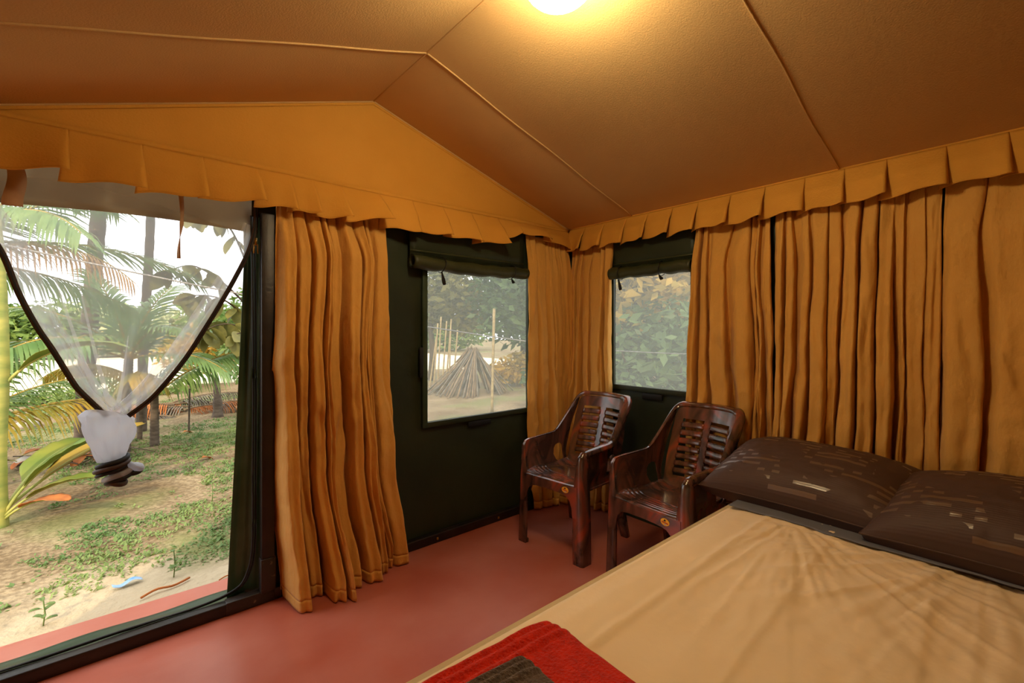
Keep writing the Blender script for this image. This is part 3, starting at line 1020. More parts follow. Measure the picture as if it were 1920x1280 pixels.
def pillow(label, loc, rot, L, Wd, th_, seed, cornerlift=0.0):
    t = root('pillow', label, 'pillow', loc, group='brown pillows on the bed')
    t.rotation_euler = rot
    n = 80
    U, V = np.meshgrid(np.linspace(-1, 1, n), np.linspace(-1, 1, n), indexing='ij')
    pin = 1 - 0.055 * (1 - V ** 2) * np.abs(U) ** 3
    pin2 = 1 - 0.07 * (1 - U ** 2) * np.abs(V) ** 3
    X = U * L / 2 * pin
    Y = V * Wd / 2 * pin2
    h = ((1 - np.abs(U) ** 3.0) ** 0.60) * ((1 - np.abs(V) ** 2.4) ** 0.55)
    dent = 1 + 0.16 * (fbm(U * 2 + 5, V * 2 + 3, seed) - 0.47)
    wr_ = 0.010 * (fbm(U * 9 + 2 * fbm(U * 3, V * 3, seed + 2), V * 6, seed + 4) - 0.47) * (1 - np.abs(U * V) ** 2)
    ed = (np.abs(U) > 0.93) | (np.abs(V) > 0.93)
    top = th_ * 0.56 * h * dent + wr_ * (~ed)
    bot = -th_ * 0.38 * ((1 - U ** 4) ** 0.34) * ((1 - V ** 4) ** 0.32)
    lift = cornerlift * (U ** 2) * (V ** 2)
    uv = np.stack([(U + 1) / 2, (V + 1) / 2], -1).reshape(-1, 2)
    grid_obj('pillow_case', X, Y, top + lift, M['pillow'], t, uv)
    bo = grid_obj('underside', X, Y, bot + lift, M['pillow'], t, uv)
    per = [(X[i, 0], Y[i, 0], lift[i, 0]) for i in range(n)] + [(X[-1, j], Y[-1, j], lift[-1, j]) for j in range(n)]
    per += [(X[i, -1], Y[i, -1], lift[i, -1]) for i in range(n - 1, -1, -1)] + [(X[0, j], Y[0, j], lift[0, j]) for j in range(n - 1, -1, -1)]
    tube('seam', per, 0.0035, M['pillow'], t, 5, caps=False)
    return t


pillow('long brown striped pillow next to the chairs', (2.275, 0.655, 0.648), (math.radians(13), 0, math.radians(-91)), 0.76, 0.52, 0.245, 5)
pillow('brown striped pillow at the right frame edge, overlapping the other pillow', (2.200, 0.035, 0.652), (math.radians(12), math.radians(-2), math.radians(-95)), 0.74, 0.52, 0.26, 9)


def towel(name, label, x0, x1, y0, y1, z, layers, mat, seed):
    t = root(name, label, 'towel', ((x0 + x1) / 2, (y0 + y1) / 2, z))
    zc = 0
    for k, h in enumerate(layers):
        n = 70
        U, V = np.meshgrid(np.linspace(-1, 1, n), np.linspace(-1, 1, n), indexing='ij')
        a = 1 - 0.012 * k
        cs = 2.0 ** (0)
        X = (x1 - x0) / 2 * a * np.sign(U) * np.abs(U) ** 0.8 * (1 - 0.05 * V ** 6)
        Y = (y1 - y0) / 2 * a * np.sign(V) * np.abs(V) ** 0.8 * (1 - 0.04 * U ** 6)
        X += 0.006 * (fbm(V * 3 + k, U, seed + k) - 0.47)
        prof = (np.clip(1 - np.abs(U) ** 14, 0, 1) * np.clip(1 - np.abs(V) ** 14, 0, 1)) ** 0.5
        wv = 0.012 * (fbm(U * 2.2 + 3 * k, V * 2.2, seed + 20 + k) - 0.47)
        lob = 0.010 * (np.abs(np.sin(math.pi * np.clip((V - 0.52) / 0.17, 0, 3))) - 0.3 * (V > 0.52)) * (V > 0.52) * np.clip((1 - V) / 0.05, 0, 1)
        zt = zc + h / 2 + h / 2 * prof + wv * prof + lob * prof * (k == len(layers) - 1)
        zb2 = zc + h / 2 - h / 2 * prof + wv * prof * (1 if k else 0)
        V3 = np.concatenate([np.stack([X, Y, zt], -1).reshape(-1, 3), np.stack([X, Y, zb2], -1).reshape(-1, 3)])
        F = grid_faces(n, n)
        F = np.concatenate([F, F[:, ::-1] + n * n])
        np_mesh('folded_layer', V3, F, mat, t)
        zc += h * 0.93
    return t, zc


tw, hz2 = towel('towel', 'folded red fleece towel on the near corner of the bed', 0.40, 0.800, 0.40, 0.818, BZ + 0.012, [0.022, 0.026], M['red_fleece'], 61)
tw.rotation_euler = (0, 0, math.radians(-3))
tw2, _ = towel('towel', 'folded grey towel lying on the red towel', 0.38, 0.642, 0.40, 0.735, BZ + 0.012 + hz2 + 0.003, [0.022], M['grey_fleece'], 67)
tw2.rotation_euler = (0, 0, math.radians(-4))


# ------------------------------------------------------------------ moulded plastic armchairs
def smooth01(x):
    x = min(1, max(0, x))
    return x * x * (3 - 2 * x)


def yb_c(z):
    q = (z - 0.42) / 0.465
    return 0.198 + 0.118 * q + 0.030 * q * q


def make_chair(label, loc, rz):
    t = root('plastic_chair', label, 'chair', loc, rz, group='brown plastic armchairs')
    mt = M['chair']
    # seat with shallow grooves across it
    nu, nv = 34, 90
    U, V = np.meshgrid(np.linspace(-1, 1, nu), np.linspace(0, 1, nv), indexing='ij')
    SXX = U * (0.196 - 0.012 * V)
    SYY = -0.250 + 0.455 * V
    SZZ = 0.441 - 0.030 * np.sin(np.clip(V, 0, 1) * math.pi * 0.8) + 0.012 * V + 0.030 * np.abs(U) ** 7 * np.clip(V * 5, 0, 1) - 0.010 * (1 - U ** 2) * (0.3 + V)
    for g in (0.10, 0.17, 0.24, 0.31, 0.38):
        SZZ -= 0.004 * np.exp(-((V - g) / 0.008) ** 2) * (np.abs(U) < 0.97)
    SZZ -= 0.012 * np.clip(1 - V / 0.035, 0, 1) ** 2
    grid_obj('seat', SXX, SYY, SZZ, mt, t, solid=0.005)
    # front skirt with the arch between the legs
    arch = [(-0.206, 0.434), (0.206, 0.434), (0.212, 0.26), (0.176, 0.26), (0.170, 0.315), (0.158, 0.350), (0.135, 0.372), (0.09, 0.381), (0, 0.384),
            (-0.09, 0.381), (-0.135, 0.372), (-0.158, 0.350), (-0.170, 0.315), (-0.176, 0.26), (-0.212, 0.26)]
    plate('front_skirt', arch, [], lambda u, v: (u, -0.2535 - 0.006 * (1 - (u / 0.21) ** 2), v), mt, t, 0.005, 0.025)
    # back sheet with two slotted columns, slats set in them one by one
    ol = [(-0.176, 0.40), (0.176, 0.40), (0.186, 0.60), (0.180, 0.85), (0.170, 0.882), (0.145, 0.894), (-0.145, 0.894), (-0.170, 0.882), (-0.180, 0.85), (-0.186, 0.60)]

    def bfn(u, v, off=0.0):
        q = u / 0.185
        return (u, yb_c(v) - 0.048 * q * q - 0.02 * max(0, (0.47 - v) / 0.07) + off, v)
    z0_, z1_ = 0.488, 0.825
    cols = ((-0.140, -0.020), (0.020, 0.140))
    holes = [[(a, z0_), (c_, z0_), (c_, z1_), (a, z1_)] for a, c_ in cols]
    plate('backrest', ol, holes, lambda u, v: bfn(u, v), mt, t, 0.006, 0.028)
    ns = 7
    pitch = (z1_ - z0_) / (ns + 0.42)
    for a, c_ in cols:
        for k in range(ns):
            zc = z0_ + pitch * (k + 0.71)
            q, p2 = np.meshgrid(np.linspace(a - 0.004, c_ + 0.004, 10), np.linspace(-0.5, 0.5, 5), indexing='ij')
            P = np.array([[bfn(q[i, j], zc + p2[i, j] * pitch * 0.68, -0.003 * (1 - (2 * p2[i, j]) ** 2)) for j in range(5)] for i in range(10)])
            grid_obj('slat', P[..., 0], P[..., 1], P[..., 2], mt, t, solid=0.006)
    # side panels under the arms with their egg-shaped opening
    zl = np.linspace(0.875, 0.42, 8)
    so = [(-0.245, 0.385), (-0.240, 0.50), (-0.235, 0.62), (-0.222, 0.645), (-0.19, 0.658), (-0.05, 0.662), (0.045, 0.666), (0.085, 0.684), (0.170, 0.768), (0.258, 0.855)]
    so += [(yb_c(z) - 0.047, z) for z in zl] + [(0.15, 0.392), (0.0, 0.385)]
    hole = [(0.040, 0.500), (0.045, 0.545), (0.062, 0.568), (0.090, 0.576), (0.118, 0.570), (0.132, 0.548), (0.136, 0.51), (0.134, 0.465), (0.128, 0.438), (0.105, 0.430), (0.075, 0.438), (0.052, 0.462)]
    for sgn in (-1, 1):
        def sfn(u, v, sgn=sgn):
            x = 0.190 + 0.020 * smooth01((v - 0.42) / 0.10) - 0.028 * smooth01((v - 0.66) / 0.24)
            return (sgn * x, u, v)
        plate('armrest_panel', so, [hole], sfn, mt, t, 0.005, 0.03)
    # rolled rim: front leg, arm and back edge in one sweep, mirrored
    ctl = [((.226, -.256, 0.0), (1, 0, 0), (0, 1, 0),   .046, .070), ((.220, -.253, .20), (1, 0, 0), (0, 1, 0), .044, .074), ((.213, -.250, .42), (1, 0, 0), (0, 1, 0), .032, .070),
           ((.211, -.243, .60), (1, 0, 0), (0, 1, 0), .012, .055), ((.211, -.228, .640), (1, 0, 0), (0, .8, -.6), .005, .042), ((.211, -.195, .660), (1, 0, 0), (0, .2, -1), .003, .040),
           ((.211, -.06, .666), (1, 0, 0), (0, 0, -1), .003, .038), ((.211, .045, .670), (1, 0, 0), (0, .1, -1), .003, .038), ((.206, .090, .690), (1, 0, 0), (0, .6, -.8), .003, .042),
           ((.196, .176, .775), (1, 0, 0), (0, .85, -.5), .003, .046), ((.188, .264, .862), (1, 0, 0.1), (0, .95, -.3), .003, .046), ((.172, .300, .890), (.7, 0, .7), (0, 1, 0), .003, .044),
           ((.140, .312, .900), (0, 0, 1), (0, 1, 0), .003, .042), ((.07, .338, .902), (0, 0, 1), (0, 1, 0), .003, .042), ((0, .348, .902), (0, 0, 1), (0, 1, 0), .003, .042)]
    full = [(np.array(c_[0]), np.array(c_[1], float), np.array(c_[2], float), c_[3], c_[4]) for c_ in ctl]
    mir = [(np.array([-c_[0][0], c_[0][1], c_[0][2]]), c_[1] * np.array([-1, 1, 1]), c_[2], c_[3], c_[4]) for c_ in full[-2::-1]]
    full += mir
    arr = np.array([np.concatenate([c_[0], c_[1], c_[2], [c_[3], c_[4]]]) for c_ in full])
    arr = catmull(arr, 150)
    rows = []
    for a in arr:
        P, O, D = a[0:3], a[3:6] / np.linalg.norm(a[3:6]), a[6:9] / np.linalg.norm(a[6:9])
        wi, dp = a[9], a[10]
        rows.append([P - O * wi, P - O * wi * 0.4, P + O * 0.006 - D * 0.001, P + O * 0.015 + D * 0.002, P + O * 0.021 + D * 0.009, P + O * 0.023 + D * dp * 0.6, P + O * 0.025 + D * dp])
    rows = np.array(rows)
    o = grid_obj('arm_and_leg_rim', rows[..., 0], rows[..., 1], rows[..., 2], mt, t, solid=0.005)
    # inner web of the front legs, rear legs and feet
    for sgn in (-1, 1):
        T, S_ = np.meshgrid(np.linspace(0, 1, 12), np.linspace(0, 1, 4), indexing='ij')
        lx = sgn * (0.181 + 0.002 * T - 0.003 * (1 - T))
        grid_obj('leg', lx + 0 * S_, -0.254 + 0.012 * S_, 0.36 * (1 - T), mt, t, solid=0.005)
        A_, B_ = np.array([sgn * 0.165, 0.168, 0.42]), np.array([sgn * 0.205, 0.255, 0.0])
        Vv = []
        for f in np.linspace(0, 1, 8):
            c_ = A_ + (B_ - A_) * f
            hw, hd = 0.030 - 0.008 * f, 0.026 - 0.008 * f
            Vv.append([c_ + np.array([x * hw, y * hd, 0]) for x, y in ((-1, -1), (0, -1.15), (1, -1), (1.1, 0), (1, 1), (-1, 1))])
        Vv = np.array(Vv)
        F = [(i * 6 + j, i * 6 + (j + 1) % 6, (i + 1) * 6 + (j + 1) % 6, (i + 1) * 6 + j) for i in range(7) for j in range(6)] + [tuple(range(6))[::-1], tuple(42 + j for j in range(6))]
        np_mesh('leg', Vv.reshape(-1, 3), F, mt, t)
        ft = [(sgn * 0.212 + 0.034 * math.cos(a), -0.238 + 0.022 * math.sin(a)) for a in np.linspace(0, 2 * math.pi, 16, endpoint=False)]
        Vf = [(x, y, 0.0) for x, y in ft] + [(x, y, 0.016) for x, y in ft]
        Ff = [(i, (i + 1) % 16, 16 + (i + 1) % 16, 16 + i) for i in range(16)] + [tuple(range(15, -1, -1)), tuple(range(16, 32))]
        np_mesh('foot', Vf, Ff, mt, t, smooth=False)
        # web joining the rear of the side panel to the rear leg
        T, S_ = np.meshgrid(np.linspace(0, 1, 16), np.linspace(0, 1, 4), indexing='ij')
        yv = -0.20 + 0.38 * T
        grid_obj('side_skirt', sgn * (0.192 + 0 * S_), yv + 0 * S_, 0.392 - S_ * (0.012 + 0.07 * np.clip((np.abs(T - 0.5) - 0.32) / 0.18, 0, 1) ** 2), mt, t, solid=0.005)
    # oval shop sticker on the skirt
    def disc(nm, cx, cz, rx, rz_, y, m, par):
        e = ellipse(cx, cz, rx, rz_, 24)
        return np_mesh(nm, [(x, y, z) for x, z in e] + [(x, y + 0.001, z) for x, z in e],
                       [tuple(range(24))] + [(i, 24 + i, 24 + (i + 1) % 24, (i + 1) % 24) for i in range(24)], m, par, smooth=False)
    st = disc('sticker', 0.128, 0.408, 0.024, 0.0175, -0.2610, M['sticker'], t)
    st['label'] = 'orange oval sticker with small red lettering'
    for k in range(6):
        bx = 0.128 + (k - 2.5) * 0.0058
        hh = 0.0046 if k % 2 else 0.0038
        disc('sticker_mark', bx, 0.4055 - 0.0007 * (k - 2.5), 0.0024, hh, -0.2616, M['sticker_red'], st)
    disc('sticker_mark', 0.128, 0.4165, 0.0045, 0.0052, -0.2616, M['sticker_black'], st)
    disc('sticker_mark', 0.124, 0.4145, 0.0035, 0.0022, -0.2617, M['sticker_black'], st)
    disc('sticker_mark', 0.130, 0.3975, 0.0065, 0.0024, -0.2616, M['sticker_white'], st)
    for ch in t.children_recursive:
        co = np.empty(len(ch.data.vertices) * 3)
        ch.data.vertices.foreach_get('co', co)
        co = co.reshape(-1, 3)
        co[:, 2] = np.interp(co[:, 2], [0, 0.43, 0.66, 0.92], [0, 0.424, 0.622, 0.878])
        ch.data.vertices.foreach_set('co', co.ravel())
        ch.data.update()
    return t


make_chair('brown plastic armchair nearer the room corner', (2.150, 1.905, 0), math.radians(-85.5))
make_chair('brown plastic armchair beside the bed and pillow', (2.205, 1.262, 0), math.radians(-94.5))

# ------------------------------------------------------------------ mosquito net door, zipped open and knotted
net = root('mosquito_net', 'white mosquito net door, unzipped and knotted in the middle of the doorway', 'mosquito net', (0, 2.47, 0))
ZL = [(-0.60, 1.95), (-0.56, 1.90), (-0.50, 1.86), (-0.43, 1.76), (-0.337, 1.601), (-0.288, 1.438), (-0.242, 1.316), (-0.200, 1.228), (-0.145, 1.102), (-0.118, 1.055), (-0.045, 0.955)]
ZR = [(0.486, 1.95), (0.486, 1.88), (0.484, 1.80), (0.457, 1.682), (0.402, 1.55), (0.345, 1.43), (0.297, 1.336), (0.218, 1.189), (0.146, 1.081), (0.090, 1.01), (0.020, 0.950)]
nn = 70
cl, cr = catmull(ZL, nn), catmull(ZR, nn)
m = 90
S_ = np.linspace(0, 1, m)[:, None]
NX = cl[None, :, 0] * (1 - S_) + cr[None, :, 0] * S_
NZ = cl[None, :, 1] * (1 - S_) + cr[None, :, 1] * S_
T = np.linspace(0, 1, nn)[None, :]
NZ = NZ - 0.00 * T
NY = 0.012 * np.sin(S_ * 34 + 2 * T) * T ** 2 + 0.05 * np.sin(math.pi * S_) * np.sin(math.pi * T) + 0.004 * np.sin(S_ * 60) * T
grid_obj('net_sheet', NX, NY, NZ, M['net_door'], net)


def band(c0, sgn, w_top, w_bot, name):
    """net gathered into soft folds along one zip"""
    k = 22
    Q = np.linspace(0, 1, k)[:, None]
    tv = np.linspace(0, 1, nn)[None, :]
    wv = w_top + (w_bot - w_top) * tv
    X = c0[None, :, 0] + sgn * wv * Q + 0.006 * np.sin(Q * 9 + tv * 5)
    Z = c0[None, :, 1] + 0.25 * wv * Q
    Y = -0.010 - 0.012 * np.sin(Q * 15 + 2 * np.sin(tv * 6)) * (0.3 + tv)
    grid_obj(name, X, Y, Z, M['net_band'], net)


band(cl[8:] if False else catmull(ZL[2:], nn), 1, 0.085, 0.055, 'gathered_edge')
band(catmull(ZR[2:], nn), -1, 0.05, 0.085, 'gathered_edge')
for c0, nm in ((catmull(ZL, 70), 'zip_tape'), (catmull(ZR, 70), 'zip_tape')):
    tg = np.gradient(c0, axis=0)
    tg /= np.linalg.norm(tg, axis=1)[:, None]
    P = np.stack([c0[:, 0], -0.022 + 0 * c0[:, 0], c0[:, 1]], -1)
    D = np.stack([-tg[:, 1], 0 * tg[:, 0], tg[:, 0]], -1)
    ribbon(nm, P, 0.019, D, M['zip'], net, 0.003)
    tube('zip_teeth', P + np.array([0, -0.003, 0]), 0.0028, M['black_tape'], net, 5)
# a few loose thread-folds in the sheet
for a, bq in (((-0.22, 1.62), (-0.06, 0.98)), ((-0.13, 1.50), (-0.035, 0.985)), ((0.12, 1.20), (0.005, 0.97)), ((0.02, 1.28), (-0.015, 0.98))):
    P = [(a[0] + (bq[0] - a[0]) * t, -0.012, a[1] + (bq[1] - a[1]) * t - 0.02 * math.sin(math.pi * t)) for t in np.linspace(0, 1, 14)]
    ribbon('net_fold', P, [0.004 + 0.016 * t for t in np.linspace(0, 1, 14)], (0.9, 0.2, 0.3), M['net_band'], net, 0)
# the knot: puffed cup of net, wound bands and tail loops
th, tv = np.meshgrid(np.linspace(0, 2 * math.pi, 49)[:-1], np.linspace(0, 1, 30), indexing='ij')
rad = np.interp(tv, [0, 0.10, 0.30, 0.55, 0.80, 1.0], [0.052, 0.074, 0.076, 0.066, 0.050, 0.040])
rad = rad * (1 + 0.10 * np.sin(th * 3 + tv * 5) + 0.06 * np.sin(th * 7 - tv * 9) + 0.03 * np.sin(th * 15 + tv * 4))
kx = -0.040 + 0.010 * tv + rad * np.cos(th) * (1 + 0.22 * (np.cos(th) < 0) * (1 - tv))
grid_obj('knot', kx, 0.6 * rad * np.sin(th) - 0.012, 0.972 - 0.200 * tv + 0.018 * np.cos(th + 2.6) * (1 - tv), M['net_knot'], net, closed_u=True)


def wrap(cx, cz, rx, ry, tilt, r0, mat, nm, flat=1.0):
    a = np.linspace(0, 2 * math.pi, 40)
    P = [(cx + rx * math.cos(q), -0.012 + ry * math.sin(q), cz + tilt * rx * math.cos(q) + 0.004 * math.sin(2 * q)) for q in a]
    tube(nm, P, r0, mat, net, 8, flat, caps=False)


wrap(-0.028, 0.770, 0.046, 0.034, 0.35, 0.010, M['black_tape'], 'zip_coil')
wrap(-0.030, 0.752, 0.048, 0.036, 0.35, 0.013, M['zip'], 'zip_coil', 0.8)
wrap(-0.030, 0.736, 0.046, 0.034, 0.40, 0.008, M['black_tape'], 'zip_coil')
wrap(-0.012, 0.716, 0.040, 0.028, 0.45, 0.012, M['net_knot'], 'net_coil')
wrap(-0.008, 0.700, 0.040, 0.028, 0.40, 0.009, M['black_tape'], 'zip_coil')
wrap(-0.018, 0.682, 0.026, 0.020, -0.1, 0.012, M['zip'], 'tail_loop')
wrap(0.040, 0.738, 0.020, 0.014, -0.5, 0.013, M['net_knot'], 'tail_loop')
wrap(0.036, 0.712, 0.022, 0.014, 0.4, 0.010, M['black_tape'], 'tail_loop')
th, tv = np.meshgrid(np.linspace(0, 2 * math.pi, 17)[:-1], np.linspace(0, 1, 10), indexing='ij')
rr = 0.034 * np.sin(math.pi * np.clip(tv * 0.85 + 0.15, 0, 1)) + 0.004
grid_obj('knot_tail', -0.012 + rr * np.cos(th) + 0.01 * tv, -0.012 + 0.7 * rr * np.sin(th), 0.785 - 0.115 * tv, M['zip'], net, closed_u=True)


# ------------------------------------------------------------------ plants and things outside
def leaf_cloud(blobs, n, size, seed, flat=0.5, aspect=0.45, droop=0.3):
    """n pointed leaves spread over the shells of some blobs -> vertices, faces"""
    r = np.random.default_rng(seed)
    B = np.array(blobs, float)          # cx cy cz rx ry rz
    vol = B[:, 3] * B[:, 4] * B[:, 5]
    k = r.choice(len(B), n, p=vol / vol.sum())
    v = r.normal(size=(n, 3))
    v /= np.linalg.norm(v, axis=1)[:, None]
    rad = r.random(n) ** 0.45
    P = B[k, :3] + v * rad[:, None] * B[k, 3:]
    a = r.normal(size=(n, 3))
    a[:, 2] = a[:, 2] * flat - droop
    a /= np.linalg.norm(a, axis=1)[:, None]
    q = r.normal(size=(n, 3))
    b_ = np.cross(a, q)
    b_ /= np.linalg.norm(b_, axis=1)[:, None]
    c_ = np.cross(a, b_)
    s = size * (0.6 + 0.8 * r.random(n))[:, None]
    p0 = P
    p1 = P + a * s * 0.45 + b_ * s * aspect * 0.5 + c_ * s * 0.06
    p2 = P + a * s
    p3 = P + a * s * 0.45 - b_ * s * aspect * 0.5 + c_ * s * 0.06
    V = np.stack([p0, p1, p2, p3], 1).reshape(-1, 3)
    F = np.arange(4 * n).reshape(n, 4)
    return V, F


def bushy(name, label, cat, loc, blobs, n, size, mat, seed, trunk=None, group=None, bark='bark_dark', branches=(), aspect=0.45):
    t = root(name, label, cat, loc, group=group)
    V, F = leaf_cloud(blobs, n, size, seed, aspect=aspect)
    f = np_mesh('foliage', V, F, mat, t, smooth=False)
    f['kind'] = 'stuff'
    if trunk:
        tube('trunk', catmull(trunk[0], 14), np.linspace(trunk[1], trunk[2], 14), M[bark], t, 8)
    for P, r0 in branches:
        tube('branch', catmull(P, 10), np.linspace(r0, r0 * 0.4, 10), M[bark], t, 6)
    return t


def frond_data(P0, heading, rise, length, bend, nleaf, ll, lw, hang, seed, twist=0.0):
    """palm frond: midrib arc and leaflets. heading in radians, rise = start slope, bend = how far it arches down"""
    r = np.random.default_rng(seed)
    n = 26
    s = np.linspace(0, 1, n)
    ang = rise - bend * s ** 1.4
    ds = length / (n - 1)
    hor = np.concatenate([[0], np.cumsum(np.cos(ang[:-1]) * ds)])
    ver = np.concatenate([[0], np.cumsum(np.sin(ang[:-1]) * ds)])
    H = np.array([math.cos(heading), math.sin(heading), 0])
    Sd = np.array([-math.sin(heading), math.cos(heading), 0])
    R = np.array(P0)[None] + hor[:, None] * H + ver[:, None] * np.array([0, 0, 1.0]) + (twist * s ** 2 * length)[:, None] * Sd
    T = np.gradient(R, axis=0)
    T /= np.linalg.norm(T, axis=1)[:, None]
    Vv, Ff = [], []
    for side in (-1, 1):
        for q in np.linspace(0.12, 0.99, nleaf):
            i = q * (n - 1)
            k = int(min(n - 2, math.floor(i)))
            f = i - k
            b = R[k] * (1 - f) + R[k + 1] * f
            t = T[k]
            sv = np.cross(t, [0, 0, 1.0])
            sv = sv / (np.linalg.norm(sv) + 1e-9) * side
            L = ll * (0.35 + 0.65 * math.sin(math.pi * min(1, 0.12 + q * 0.80))) * (0.85 + 0.3 * r.random())
            d0 = sv * 0.85 + t * (0.55 + 0.5 * q) + np.array([0, 0, 0.15 - 0.3 * hang + 0.15 * (r.random() - 0.5)])
            d0 /= np.linalg.norm(d0)
            wn = np.cross(d0, np.cross(t, sv))
            wn = np.cross(np.cross(t, sv), d0)
            wn /= np.linalg.norm(wn) + 1e-9
            base = len(Vv)
            p = b.copy()
            for j, (u, ww) in enumerate(((0, 0.5), (0.3, 1.0), (0.65, 0.8), (1.0, 0.06))):
                dd = d0 + np.array([0, 0, -hang * (u ** 1.3) * 1.1])
                pp = b + dd / np.linalg.norm(dd) * L * u if j else b
                Vv += [pp - wn * lw * ww * 0.5, pp + wn * lw * ww * 0.5]
            Ff += [(base + 2 * j, base + 2 * j + 1, base + 2 * j + 3, base + 2 * j + 2) for j in range(3)]
    return R, np.array(Vv), np.array(Ff)


def frond(parent, P0, heading, rise, length, bend, mat, seed, nleaf=44, ll=0.55, lw=0.035, hang=0.5, rib=None, twist=0.0, r0=0.014):
    R, V, F = frond_data(P0, heading, rise, length, bend, nleaf, ll, lw, hang, seed, twist)
    f = tube('frond', R, np.linspace(r0, r0 * 0.25, len(R)), rib or M['rachis'], parent, 6)
    l = np_mesh('leaflets', V, F, mat, f, smooth=False)
    l['kind'] = 'stuff'
    return f


def palm(name, label, base, trunk, r0, fronds, bark='bark'):
    t = root(name, label, 'palm tree', base)
    P = catmull(trunk, 60)
    rr = np.linspace(r0 * 1.1, r0 * 0.85, 60) * (1 + 0.05 * np.sin(np.arange(60) * 2.1))
    rr[:4] *= np.array([1.35, 1.22, 1.12, 1.05])
    if trunk:
        tube('trunk', P, rr, M[bark], t, 12)
    for k, fd in enumerate(fronds):
        frond(t, **fd, seed=hash(label) % 1000 + k if False else 31 * k + len(label))
    return t


PI = math.pi
# two coconut trunks; their crowns stand above the doorway's view
crown = lambda z, dx, dy, n, ph, ln=2.6: [dict(P0=(dx, dy, z), heading=ph + 2 * PI * k / n, rise=0.55 - 0.25 * (k % 3), length=ln, bend=1.5 + 0.3 * (k % 2), mat=M['palm'], nleaf=40, ll=0.62, lw=0.05, hang=0.7) for k in range(n)]
palm('coconut_palm', 'thick grey palm trunk left of the knotted net', (-0.36, 7.55, GND), [(0, 0, -0.1), (0.03, -0.02, 0.8), (0.09, -0.08, 1.9), (0.16, -0.2, 3.0), (0.22, -0.3, 4.6)], 0.082,
     crown(4.55, 0.22, -0.3, 9, 0.3))
palm('coconut_palm', 'slim grey palm trunk seen through the middle of the doorway', (0.20, 8.1, GND), [(0, 0, -0.1), (0.02, 0, 0.9), (0.06, -0.05, 1.9), (0.10, -0.12, 3.0), (0.12, -0.15, 5.2)], 0.056,
     crown(5.15, 0.12, -0.15, 8, 0.9))
# leaning palm at left: brown midribs and fronds hanging into the upper left of the doorway
palm('coconut_palm', 'palm with browning fronds at the upper left of the doorway', (-1.55, 6.2, GND), [(0, 0, -0.1), (0.08, -0.05, 0.8), (0.22, -0.1, 1.5), (0.40, -0.15, 2.15)], 0.10,
     [dict(P0=(0.40, -0.15, 2.1), heading=-0.20, rise=0.70, length=1.9, bend=0.95, mat=M['palm'], nleaf=46, ll=0.60, lw=0.034, hang=0.35, rib=M['rachis']),
      dict(P0=(0.40, -0.15, 2.1), heading=0.15, rise=0.25, length=1.9, bend=0.85, mat=M['palm'], nleaf=46, ll=0.58, lw=0.034, hang=0.30),
      dict(P0=(0.40, -0.15, 2.1), heading=0.75, rise=0.95, length=1.8, bend=1.3, mat=M['palm'], nleaf=42, ll=0.55, lw=0.032, hang=0.45),
      dict(P0=(0.40, -0.15, 2.0), heading=-0.50, rise=0.35, length=1.5, bend=1.2, mat=M['dry_frond'], nleaf=36, ll=0.42, lw=0.020, hang=0.8),
      dict(P0=(0.40, -0.15, 2.0), heading=-0.9, rise=0.65, length=1.6, bend=1.4, mat=M['palm'], nleaf=40, ll=0.5, lw=0.03, hang=0.6),
      dict(P0=(0.40, -0.15, 2.0), heading=0.45, rise=-0.05, length=1.5, bend=0.6, mat=M['palm'], nleaf=40, ll=0.55, lw=0.03, hang=0.55),
      dict(P0=(0.40, -0.15, 2.1), heading=2.2, rise=0.6, length=1.9, bend=1.4, mat=M['palm'], nleaf=36, ll=0.5, lw=0.03, hang=0.6),
      dict(P0=(0.40, -0.15, 2.1), heading=-2.2, rise=0.6, length=1.7, bend=1.4, mat=M['palm'], nleaf=36, ll=0.5, lw=0.03, hang=0.6)])
# young palm behind the net, broad green leaflets
palm('young_palm', 'young palm with broad green fronds behind the net', (0.03, 6.9, GND), [(0, 0, -0.1), (0.0, 0, 0.4), (0.02, 0, 0.8), (0.03, 0, 1.05)], 0.05,
     [dict(P0=(0.03, 0, 1.05), heading=PI * h, rise=rs, length=ln, bend=bd, mat=M['palm'], nleaf=20, ll=0.42, lw=0.040, hang=0.35)
      for h, rs, ln, bd in ((0.02, 0.75, 1.15, 1.1), (0.9, 0.9, 1.25, 1.0), (0.5, 1.1, 1.0, 0.9), (1.35, 0.7, 1.1, 1.3), (-0.2, 0.25, 1.15, 1.0), (1.05, 0.45, 1.35, 0.9), (0.25, 1.25, 1.1, 0.7), (1.7, 1.0, 0.95, 1.5), (0.75, 1.35, 1.1, 0.5))])
# palm whose fronds arch low over the ground on the right side of the doorway
palm('young_palm', 'low palm arching grey green fronds towards the door flap', (0.30, 7.0, GND), [(0, 0, -0.1), (0, 0, 0.2), (0.0, 0, 0.45), (0.0, 0, 0.62)], 0.045,
     [dict(P0=(0.0, 0, 0.6), heading=-0.25, rise=0.75, length=1.7, bend=1.15, mat=M['palm'], nleaf=44, ll=0.50, lw=0.036, hang=0.9),
      dict(P0=(0.0, 0, 0.6), heading=2.6, rise=0.8, length=1.3, bend=1.5, mat=M['palm_sunlit'], nleaf=36, ll=0.42, lw=0.032, hang=0.9),
      dict(P0=(0.0, 0, 0.6), heading=-1.9, rise=0.95, length=0.9, bend=1.6, mat=M['palm_sunlit'], nleaf=30, ll=0.36, lw=0.03, hang=0.9),
      dict(P0=(0.0, 0, 0.6), heading=0.9, rise=0.9, length=1.3, bend=1.4, mat=M['palm'], nleaf=36, ll=0.42, lw=0.03, hang=0.8)])
